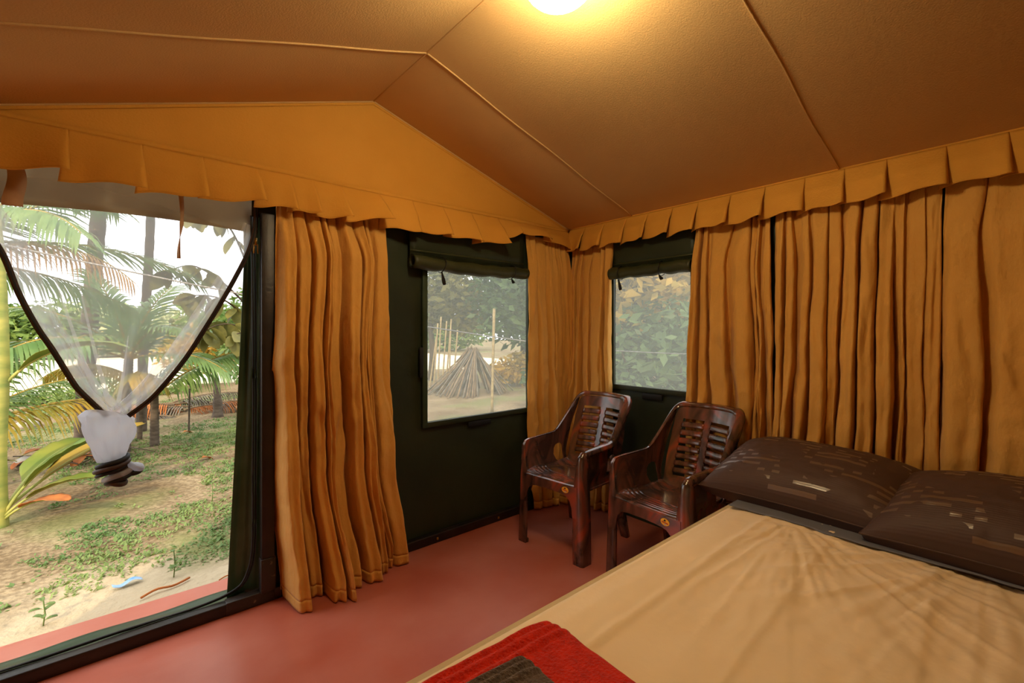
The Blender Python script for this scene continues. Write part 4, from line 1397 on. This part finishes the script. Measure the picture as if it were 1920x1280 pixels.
# fronds of a small palm by the left stem: yellow midribs, one frond's leaflets painted sunlit
palm('young_palm', 'small palm with yellow midribs behind the left stem', (-1.15, 5.7, GND), [(0, 0, -0.1), (0, 0, 0.2), (0, 0, 0.4), (0, 0, 0.5)], 0.05,
     [dict(P0=(0, 0, 0.48), heading=-0.05, rise=0.50, length=1.15, bend=0.65, mat=M['palm_sunlit'], nleaf=30, ll=0.40, lw=0.026, hang=0.85, r0=0.020),
      dict(P0=(0, 0, 0.48), heading=0.35, rise=0.75, length=1.2, bend=0.9, mat=M['palm'], nleaf=34, ll=0.42, lw=0.026, hang=0.5),
      dict(P0=(0, 0, 0.48), heading=-0.55, rise=1.25, length=1.5, bend=1.5, mat=M['palm'], nleaf=40, ll=0.45, lw=0.030, hang=0.9),
      dict(P0=(0, 0, 0.48), heading=1.2, rise=1.0, length=1.3, bend=1.3, mat=M['palm'], nleaf=34, ll=0.42, lw=0.028, hang=0.7),
      dict(P0=(0, 0, 0.48), heading=2.8, rise=0.9, length=1.2, bend=1.3, mat=M['palm'], nleaf=34, ll=0.42, lw=0.028, hang=0.7)])

# yellow-green ringed stem at the left edge with banana leaves at its foot
bs = root('banana_plant', 'yellow green ringed stem with broad leaves at the left edge of the doorway', 'plant', (-0.655, 4.80, GND))
P = catmull([(0, 0, -0.02), (-0.01, 0, 0.5), (0.005, 0, 1.1), (-0.01, 0, 1.75), (-0.06, 0, 2.6)], 50)
tube('stem', P, 0.045 * (1 + 0.05 * (np.arange(50) % 5 == 0)) * np.linspace(1.05, 0.9, 50), M['banana_stem'], bs, 14)


def blade(parent, P0, heading, rise, length, bend, width, mat, nm='leaf', stalk=0.25):
    n = 22
    s = np.linspace(0, 1, n)
    ang = rise - bend * s
    ds = length / (n - 1)
    hor = np.concatenate([[0], np.cumsum(np.cos(ang[:-1]) * ds)])
    ver = np.concatenate([[0], np.cumsum(np.sin(ang[:-1]) * ds)])
    H = np.array([math.cos(heading), math.sin(heading), 0])
    Sd = np.array([-math.sin(heading), math.cos(heading), 0])
    R = np.array(P0)[None] + hor[:, None] * H + ver[:, None] * np.array([0, 0, 1.0])
    wv = width * np.clip((s - stalk) / 0.12, 0, 1) ** 0.6 * np.clip(1 - ((s - 0.62) / 0.40) ** 4, 0.02, 1) ** 0.7 * (s >= stalk)
    q = np.linspace(-1, 1, 9)[None, :]
    G = R[:, None, :] + wv[:, None, None] * 0.5 * q[..., None] * Sd + (np.abs(q) * wv[:, None] * 0.12 - 0.02 * np.sin(s * 40)[:, None] * np.abs(q) * wv[:, None])[..., None] * np.array([0, 0, 1.0])
    k0 = int(stalk * n)
    l = grid_obj(nm, G[k0:, :, 0], G[k0:, :, 1], G[k0:, :, 2], mat, parent, solid=0.002)
    tube('midrib', R + np.array([0, 0, -0.004]), np.linspace(1, 0.33, n) * min(0.012, 0.018 * length), M['banana_stem'], l, 6)
    return l


blade(bs, (0.03, -0.02, 0.10), -0.15, 1.15, 0.75, 0.9, 0.26, M['banana'])
blade(bs, (0.03, -0.02, 0.12), 0.35, 0.75, 0.95, 0.5, 0.24, M['leaf_dry_sunlit'])
blade(bs, (0.03, -0.03, 0.08), -0.35, 0.85, 0.60, 1.0, 0.17, M['banana'])
blade(bs, (0.03, -0.03, 0.06), -0.75, 0.70, 0.50, 0.9, 0.13, M['dry_orange'])
blade(bs, (0.02, 0.03, 0.10), 0.9, 1.0, 0.8, 1.1, 0.24, M['banana'])
blade(bs, (-0.02, 0.0, 0.9), -0.2, 1.2, 0.9, 1.6, 0.22, M['banana'])


# large-leaved branch of a tree on the right of the doorway
def big_leaves(name, label, base, trunk, r0, branches, leaf, mat, seed, per=9):
    t = root(name, label, 'tree', base)
    tube('trunk', catmull(trunk, 20), np.linspace(r0, r0 * 0.6, 20), M['bark_dark'], t, 8)
    r = np.random.default_rng(seed)
    me = None
    for Pb, rb in branches:
        C = catmull(Pb, 24)
        bo = tube('branch', C, np.linspace(rb, rb * 0.35, 24), M['bark_dark'], t, 6)
        for k in range(per):
            q = C[int(4 + 19 * r.random())]
            a = r.random() * 2 * PI
            L = leaf * (0.7 + 0.6 * r.random())
            if me is None:
                s = np.linspace(0, 1, 7)
                wv = 0.30 * np.sin(PI * np.clip(s * 0.96 + 0.02, 0, 1)) ** 0.75
                g = np.array([[(u, v * w_, 0.10 * abs(v) * w_ - 0.18 * u * u) for v in (-1, -0.5, 0, 0.5, 1)] for u, w_ in zip(s, wv)])
                o = grid_obj('leaf', g[..., 0], g[..., 1], g[..., 2], mat, bo)
                me = o.data
            else:
                o = bpy.data.objects.new('leaf', me)
                COL.objects.link(o)
                o.parent = bo
            o.location = tuple(q)
            o.rotation_euler = (r.random() * 2.4 - 1.2, 0.1 + r.random() * 1.2, a)
            o.scale = (L, L, L)
    return t


big_leaves('broadleaf_tree', 'broad oval leaved tree branch at the right of the doorway', (1.38, 6.9, GND),
           [(0, 0, -0.1), (-0.05, 0, 0.9), (-0.12, -0.1, 1.8), (-0.15, -0.1, 3.0)], 0.05,
           [([(-0.12, -0.1, 1.7), (-0.45, -0.25, 2.0), (-0.75, -0.35, 2.15), (-1.0, -0.4, 2.05)], 0.014),
            ([(-0.12, -0.1, 1.5), (-0.40, -0.3, 1.75), (-0.70, -0.4, 1.80), (-0.95, -0.5, 1.70)], 0.012),
            ([(-0.15, -0.1, 2.3), (-0.35, -0.3, 2.65), (-0.6, -0.4, 2.85), (-0.8, -0.45, 2.8)], 0.014),
            ([(-0.12, -0.1, 1.3), (-0.30, -0.3, 1.45), (-0.50, -0.4, 1.45), (-0.7, -0.5, 1.35)], 0.012),
            ([(-0.08, 0, 1.1), (-0.2, -0.3, 1.3), (-0.30, -0.5, 1.35), (-0.42, -0.6, 1.25)], 0.010),
            ([(-0.15, -0.1, 2.5), (0.2, -0.2, 2.8), (0.4, -0.2, 2.9), (0.6, -0.2, 2.8)], 0.012)], 0.23, M['leaf_olive'], 4, 14)
big_leaves('shrub', 'green round leaved shrub beyond the pointed stump', (1.55, 8.9, GND),
           [(0, 0, -0.1), (0.0, 0, 0.4), (0.02, 0, 0.7), (0.02, 0, 1.0)], 0.022,
           [([(0, 0, 0.4 + 0.12 * k), (0.12 * math.cos(k * 2.1), 0.12 * math.sin(k * 2.1), 0.5 + 0.12 * k), (0.28 * math.cos(k * 2.1), 0.28 * math.sin(k * 2.1), 0.55 + 0.13 * k), (0.42 * math.cos(k * 2.1), 0.42 * math.sin(k * 2.1), 0.5 + 0.13 * k)], 0.007) for k in range(8)],
           0.11, M['leaf_mid'], 14, 12)

# stump, stakes
sp = root('tree_stump', 'pointed weathered stump at the edge of the yard', 'stump', (1.175, 8.68, GND))
tube('trunk', catmull([(0, 0, -0.05), (0.0, 0, 0.25), (-0.02, 0, 0.5), (-0.05, 0, 0.72)], 16), np.linspace(0.085, 0.018, 16) * (1 + 0.1 * np.sin(np.arange(16) * 1.7)), M['bark'], sp, 9)
for k, (q, h, r0, dx, lab) in enumerate((((0.703, 7.69), 0.58, 0.012, 0.01, 'thin dark wooden stake standing alone in the yard'), ((0.262, 8.53), 0.52, 0.018, -0.02, 'short wooden stake behind the knotted net'),
                                         ((0.170, 7.50), 0.75, 0.028, 0.03, 'thicker wooden stake right of the knotted net'))):
    o = tube('wooden_stake', [(q[0] + dx * t, q[1], GND - 0.05 + (h + 0.05) * t) for t in np.linspace(0, 1, 8)], r0 * (1 + 0.08 * np.sin(np.arange(8) * 2.0)), M['bark'], None, 7)
    tag(o, lab, 'stake')

# pile of fallen dry fronds
pile = root('frond_pile', 'heap of fallen dry grey palm fronds at the yard edge', 'frond pile', (0.80, 9.3, GND))
rp = np.random.default_rng(17)
for k in range(13):
    frond(pile, (rp.uniform(-0.7, 0.5), rp.uniform(-0.35, 0.3), rp.uniform(0.05, 0.28)), rp.uniform(-0.5, 0.5) + (PI if k % 2 else 0), rp.uniform(0.0, 0.3), rp.uniform(0.7, 1.2), rp.uniform(0.3, 0.7),
          M['dry_grey'] if k % 3 else M['dry_orange'], 200 + k, 26, 0.36, 0.020, 0.9, M['dry'])
# dry leaf litter by the stem
lt = root('leaf_litter', 'orange dry leaves and twigs heaped near the left stem', 'leaf litter', (-0.50, 6.75, GND))
for k in range(16):
    a = rp.uniform(0, 2 * PI)
    blade(lt, (rp.uniform(-0.35, 0.35), rp.uniform(-0.25, 0.25), 0.03 + rp.uniform(0, 0.08)), a, rp.uniform(0.1, 0.6), rp.uniform(0.15, 0.32), rp.uniform(0.6, 1.5), rp.uniform(0.06, 0.11), M['dry_orange'] if k % 3 else M['dry'], 'dry_leaf', 0.1)
for k in range(14):
    a = rp.uniform(0, PI)
    c0 = np.array([rp.uniform(-0.45, 0.75), rp.uniform(-0.3, 0.3), 0.02 + rp.uniform(0, 0.06)])
    dv = np.array([math.cos(a), math.sin(a), rp.uniform(-0.1, 0.2)]) * rp.uniform(0.12, 0.3)
    tube('twig', [c0 - dv, c0, c0 + dv], 0.006, M['bark_dark'], lt, 5)


def rock(label, x, y, s, seed, mat='stone'):
    th, ph = np.meshgrid(np.linspace(0, 2 * PI, 17)[:-1], np.linspace(0, PI, 9), indexing='ij')
    rr = s * (1 + 0.35 * (fbm(np.cos(th) * 1.5 + 5 + seed, np.cos(ph) * 1.5 + np.sin(th), seed) - 0.47))
    o = grid_obj('stone', x + rr * np.sin(ph) * np.cos(th), y + rr * np.sin(ph) * np.sin(th), GND + s * 0.35 + 0.65 * rr * np.cos(ph), M[mat], closed_u=True)
    return tag(o, label, 'stone', 'stones in the yard')


rock('white stone under the broad leaves at the left', -1.02, 9.4, 0.13, 3)
rock('pale stone beside the thick palm trunk', -0.15, 7.35, 0.08, 5)
rock('grey stone among the dry leaves', -0.75, 6.8, 0.09, 8)
o = grid_obj('wrapper', *np.meshgrid(np.linspace(-0.06, 0.065, 12), np.linspace(-0.02, 0.02, 5), indexing='ij'), np.zeros((12, 5)), M['blue_film'], solid=0.001)
vv = np.array([v.co for v in o.data.vertices])
for i, v in enumerate(o.data.vertices):
    v.co.z = 0.012 * math.sin(v.co.x * 60) * (0.4 + 20 * abs(v.co.y)) + 0.012
o.location = (0.02, 3.22, GND + 0.012)
o.rotation_euler = (0, 0, 0.15)
tag(o, 'crumpled blue and white plastic wrapper on the sand near the ledge', 'litter')
for q, (x, y, rz_, lab) in enumerate(((0.18, 3.03, 0.25, 'dry reddish twig on the sand by the ledge'), (0.47, 2.96, 0.2, 'short reddish twig on the sand by the green flap'))):
    P = catmull([(-0.11, 0, 0.01), (-0.04, 0.012, 0.018), (0.03, -0.006, 0.012), (0.11, 0.01, 0.014)], 12)
    o = tube('twig', P, 0.006, M['dry_orange'], None, 5)
    o.location = (x, y, GND + 0.005)
    o.rotation_euler = (0, 0, rz_)
    o.scale = (1 - 0.4 * q,) * 3
    tag(o, lab, 'twig')
for x, y, lab in ((0.60, 7.45, 'curled brown leaf near the thin stake'), (0.62, 5.8, 'curled orange leaf on the bare soil')):
    rt = root('fallen_leaf', lab, 'leaf', (x, y, GND + 0.02))
    blade(rt, (0, 0, 0), 0.4, 0.5, 0.16, 1.8, 0.09, M['dry_orange'], 'leaf_blade', 0.1)

# weeds: nobody could count them
rw = np.random.default_rng(23)
cand = np.stack([rw.uniform(-2.2, 2.6, 30000), 2.95 + 8.5 * rw.random(30000) ** 1.3], -1)
den = fbm(cand[:, 0] * 1.1, cand[:, 1] * 1.5, 77, 4)
bare = (cand[:, 1] < 3.15 + 0.25 * fbm(cand[:, 0] * 2, cand[:, 0] * 0, 4))
keep = (den > 0.44 + 0.14 * rw.random(30000)) & (~bare)
near = (rw.random(30000) < 0.012) & (~bare)
pos = cand[keep | near][:9000]
Vw, Fw = [], []
for x, y in pos:
    g = float(ground_z(x, y))
    k = rw.integers(5, 10)
    s = rw.uniform(0.010, 0.024) * (1.5 if rw.random() < 0.12 else 1)
    for q in range(k):
        a = rw.uniform(0, 2 * PI)
        el = rw.uniform(0.15, 1.0)
        d_ = np.array([math.cos(a) * math.cos(el), math.sin(a) * math.cos(el), math.sin(el)])
        p_ = np.array([-math.sin(a), math.cos(a), 0])
        b0 = np.array([x + rw.uniform(-.04, .04), y + rw.uniform(-.04, .04), g])
        i = len(Vw)
        Vw += [b0, b0 + d_ * s * 0.6 + p_ * s * 0.35, b0 + d_ * s * 1.3, b0 + d_ * s * 0.6 - p_ * s * 0.35]
        Fw.append((i, i + 1, i + 2, i + 3))
wd = np_mesh('weeds', np.array(Vw), np.array(Fw), M['weed'], None, smooth=False)
tag(wd, 'low green weeds creeping over the sandy yard', 'weeds', kind='stuff')
for k, (x, y, h, lab) in enumerate(((0.22, 3.16, 0.15, 'single upright weed sprouting from the bare sand'), (-0.28, 3.05, 0.12, 'leafy seedling at the left end of the ledge'), (0.55, 4.35, 0.16, 'feathery tall weed beside the door flap'))):
    rt = root('seedling', lab, 'plant', (x, y, float(ground_z(x, y))))
    tube('stem', [(0, 0, 0), (0.006, 0, h * 0.5), (0.0, 0, h)], 0.003, M['weed'], rt, 5)
    for q in range(7):
        blade(rt, (0, 0, h * (0.2 + 0.12 * q)), q * 2.4, 0.5, 0.035 + 0.015 * (k == 1), 0.8, 0.02, M['weed'], 'leaf', 0.1)

# clothes lines
P = catmull([(-0.75, 4.0, 1.86), (-0.365, 4.0, 1.776), (0.722, 4.0, 1.579), (2.356, 4.0, 1.337), (3.68, 4.0, 1.173), (4.6, 4.0, 1.08)], 50)
rp_ = tube('clothes_line', P, 0.006, M['rope'], None, 6)
tag(rp_, 'grey rope strung across the yard past the doorway and gable window', 'rope')
P = [(3.6 , 3.4 - 2.6 * t, 1.125 - 0.02 * math.sin(PI * t)) for t in np.linspace(0, 1, 20)]
rp_ = tube('clothes_line', P, 0.005, M['rope'], None, 6)
tag(rp_, 'pale rope strung outside the right window', 'rope')

# dry frond stack with bamboo poles, seen through the gable window
tp = root('frond_stack', 'conical stack of dry palm stalks seen through the gable window', 'stalk stack', (6.05, 8.45, GND))
rs_ = np.random.default_rng(29)
for k in range(110):
    a = rs_.uniform(0, 2 * PI)
    rb = rs_.uniform(0.45, 0.95)
    tz = rs_.uniform(0.80, 1.02)
    p0 = np.array([rb * math.cos(a) - (0.25 if math.cos(a) < 0 else 0), rb * math.sin(a), 0])
    p1 = np.array([0.10 * math.cos(a + 0.6), 0.10 * math.sin(a + 0.6), tz])
    pm = (p0 + p1) / 2 + np.array([0, 0, rs_.uniform(-0.06, 0.08)])
    tube('dry_stalk', catmull([p0, pm, p1], 6), np.linspace(0.022, 0.012, 6), M['dry'] if k % 3 else M['dry_grey'], tp, 5, 0.6)
for k, (dx, lean, h) in enumerate(((-0.95, 0.20, 1.25), (-0.85, 0.12, 1.55), (-0.76, 0.10, 1.7), (-0.66, 0.13, 1.6), (-0.58, 0.16, 1.65), (-0.50, 0.05, 1.5), (-0.42, 0.14, 1.4))):
    o = tube('bamboo_pole', [(5.95 + dx * 0.76 + lean * t, 8.35 - dx * 0.65 , GND + h * t) for t in np.linspace(0, 1, 8)], 0.017, M['bamboo'], None, 7)
    tag(o, ('leftmost', 'second', 'third', 'middle', 'fifth', 'sixth', 'rightmost')[k] + ' of seven thin bamboo poles left of the dry stalk stack', 'pole', 'bamboo poles by the stalk stack')
o = tube('garden_post', [(4.69 + 0.05 * t, 5.99, GND + 1.75 * t) for t in np.linspace(0, 1, 10)], 0.024, M['bamboo'], None, 8)
tag(o, 'upright wooden post outside the gable window in front of the stalk stack', 'post')

# trees and bushes behind
bushy('leafy_tree', 'dark leafy tree behind the stalk stack, left half of gable window', 'tree', (6.6, 11.2, GND), [(0, 0, 2.4, 1.5, 1.4, 1.0), (-1.0, 0.3, 2.9, 0.9, 1.0, 0.8), (0.9, -0.2, 2.1, 1.2, 1.2, 0.9), (0.1, 0, 3.6, 1.3, 1.2, 0.8)], 5200, 0.22, M['leaf_olive'], 3,
      ([(0, 0, 0), (0.05, 0, 0.8), (0.0, 0, 1.5), (0.1, 0, 2.4)], 0.10, 0.06), branches=[([(0, 0, 1.3), (-0.5, 0.1, 1.9), (-0.9, 0.2, 2.6)], 0.04), ([(0, 0, 1.5), (0.5, -0.1, 2.0), (0.9, -0.2, 2.3)], 0.04)])
bushy('leafy_tree', 'olive leafy tree filling the right half of the gable window', 'tree', (8.3, 9.2, GND), [(0, 0, 2.3, 1.6, 1.5, 1.1), (-0.7, -0.5, 1.6, 0.9, 0.9, 0.6), (0.4, 0.5, 3.3, 1.5, 1.4, 1.0)], 5200, 0.24, M['leaf_dark'], 4,
      ([(0, 0, 0), (0.0, 0, 0.8), (0.05, 0, 1.5), (0.1, 0, 2.4)], 0.11, 0.06))
bushy('low_bush', 'low orange green bush right of the stalk stack', 'bush', (7.9, 8.6, GND), [(0, 0, 0.45, 0.9, 0.8, 0.45), (-0.6, 0.2, 0.35, 0.6, 0.5, 0.3)], 1500, 0.15, M['leaf_dry_sunlit'], 6)
bushy('leafy_tree', 'tree with painted yellow sunlight filling the right window', 'tree', (6.4, 4.5, GND), [(0, 0, 2.2, 1.4, 1.4, 0.9), (0.2, -0.5, 3.0, 1.2, 1.2, 0.8), (-0.3, 0.6, 2.7, 1.0, 1.0, 0.8)], 4600, 0.20, M['leaf_dry_sunlit'], 7,
      ([(0, 0, 0), (-0.05, 0, 0.8), (0.0, -0.1, 1.5), (0.1, -0.1, 2.4)], 0.07, 0.04), branches=[([(0, 0, 1.0), (-0.3, 0.3, 1.5), (-0.6, 0.5, 2.1)], 0.03), ([(0, 0, 0.9), (0.3, -0.5, 1.3), (0.5, -0.9, 1.8)], 0.03)])
bushy('low_bush', 'grey green bush low in the right window', 'bush', (5.6, 3.9, GND), [(0, 0, 0.7, 1.1, 1.1, 0.7), (0.3, -0.9, 0.8, 1.0, 0.9, 0.8), (-0.2, 0.9, 0.7, 0.8, 0.9, 0.7), (0.5, -0.3, 1.4, 0.9, 1.1, 0.5)], 4200, 0.17, M['leaf_dark'], 8,
      branches=[([(-0.2, -0.2, 0), (-0.1, -0.1, 0.6), (-0.25, 0.1, 1.4)], 0.02), ([(0.1, -0.9, 0), (0.0, -0.8, 0.6), (0.05, -0.8, 1.3)], 0.018)])
bushy('leafy_tree', 'tall dark tree behind the right window foliage', 'tree', (9.2, 5.2, GND), [(0, 0, 2.6, 2.2, 2.2, 1.6), (0, 0, 1.2, 1.8, 1.8, 1.0), (0.3, 0.2, 4.4, 1.8, 1.8, 1.2)], 6500, 0.26, M['leaf_dark'], 9,
      ([(0, 0, 0), (-0.05, 0, 0.8), (0.0, -0.1, 1.5), (0.1, -0.1, 2.4)], 0.12, 0.08))
bushy('leafy_tree', 'green tree above the shrub beside the door flap', 'tree', (2.9, 11.3, GND), [(0, 0, 1.7, 1.3, 1.1, 0.9), (-0.8, 0.2, 1.2, 0.9, 0.8, 0.6), (0.6, 0, 2.7, 1.1, 1.0, 0.8)], 3600, 0.18, M['leaf_mid'], 12,
      ([(0, 0, 0), (0.0, 0, 0.8), (0.05, 0, 1.5), (0.1, 0, 2.0)], 0.07, 0.04))
bushy('low_bush', 'yellow bush with painted sunlight by the slim palm trunk', 'bush', (1.55, 13.6, GND), [(0, 0, 0.9, 1.1, 0.8, 0.6), (0.9, 0.2, 1.1, 0.8, 0.7, 0.6)], 2200, 0.17, M['leaf_dry_sunlit'], 14)
bushy('low_bush', 'green undergrowth along the near field edge', 'bush', (-1.6, 12.2, GND), [(0, 0, 0.12, 1.6, 0.4, 0.18), (1.6, 0.2, 0.10, 1.3, 0.4, 0.16), (-1.4, 0, 0.14, 1.2, 0.4, 0.2)], 2600, 0.12, M['leaf_mid'], 15)
# distant tree line beyond the field
for k, (x, y, s, mt_, lab) in enumerate(((-9.5, 33, 3.4, 'leaf_sunlit_haze', 'hazy pale tree far beyond the field, left of the palm trunks'), (-4.0, 31, 3.0, 'leaf_mid', 'hazy green tree far beyond the field behind the thick palm trunk'),
                                        (0.6, 32, 3.0, 'leaf_sunlit_haze', 'hazy pale tree far beyond the field between the palm trunks'), (5.2, 30, 3.0, 'leaf_mid', 'hazy green tree far beyond the field right of the slim trunk'),
                                        (10.5, 29, 3.4, 'leaf_sunlit_haze', 'hazy pale tree far beyond the field near the door flap'), (17.0, 27, 3.6, 'leaf_mid', 'distant green tree behind the stalk stack'),
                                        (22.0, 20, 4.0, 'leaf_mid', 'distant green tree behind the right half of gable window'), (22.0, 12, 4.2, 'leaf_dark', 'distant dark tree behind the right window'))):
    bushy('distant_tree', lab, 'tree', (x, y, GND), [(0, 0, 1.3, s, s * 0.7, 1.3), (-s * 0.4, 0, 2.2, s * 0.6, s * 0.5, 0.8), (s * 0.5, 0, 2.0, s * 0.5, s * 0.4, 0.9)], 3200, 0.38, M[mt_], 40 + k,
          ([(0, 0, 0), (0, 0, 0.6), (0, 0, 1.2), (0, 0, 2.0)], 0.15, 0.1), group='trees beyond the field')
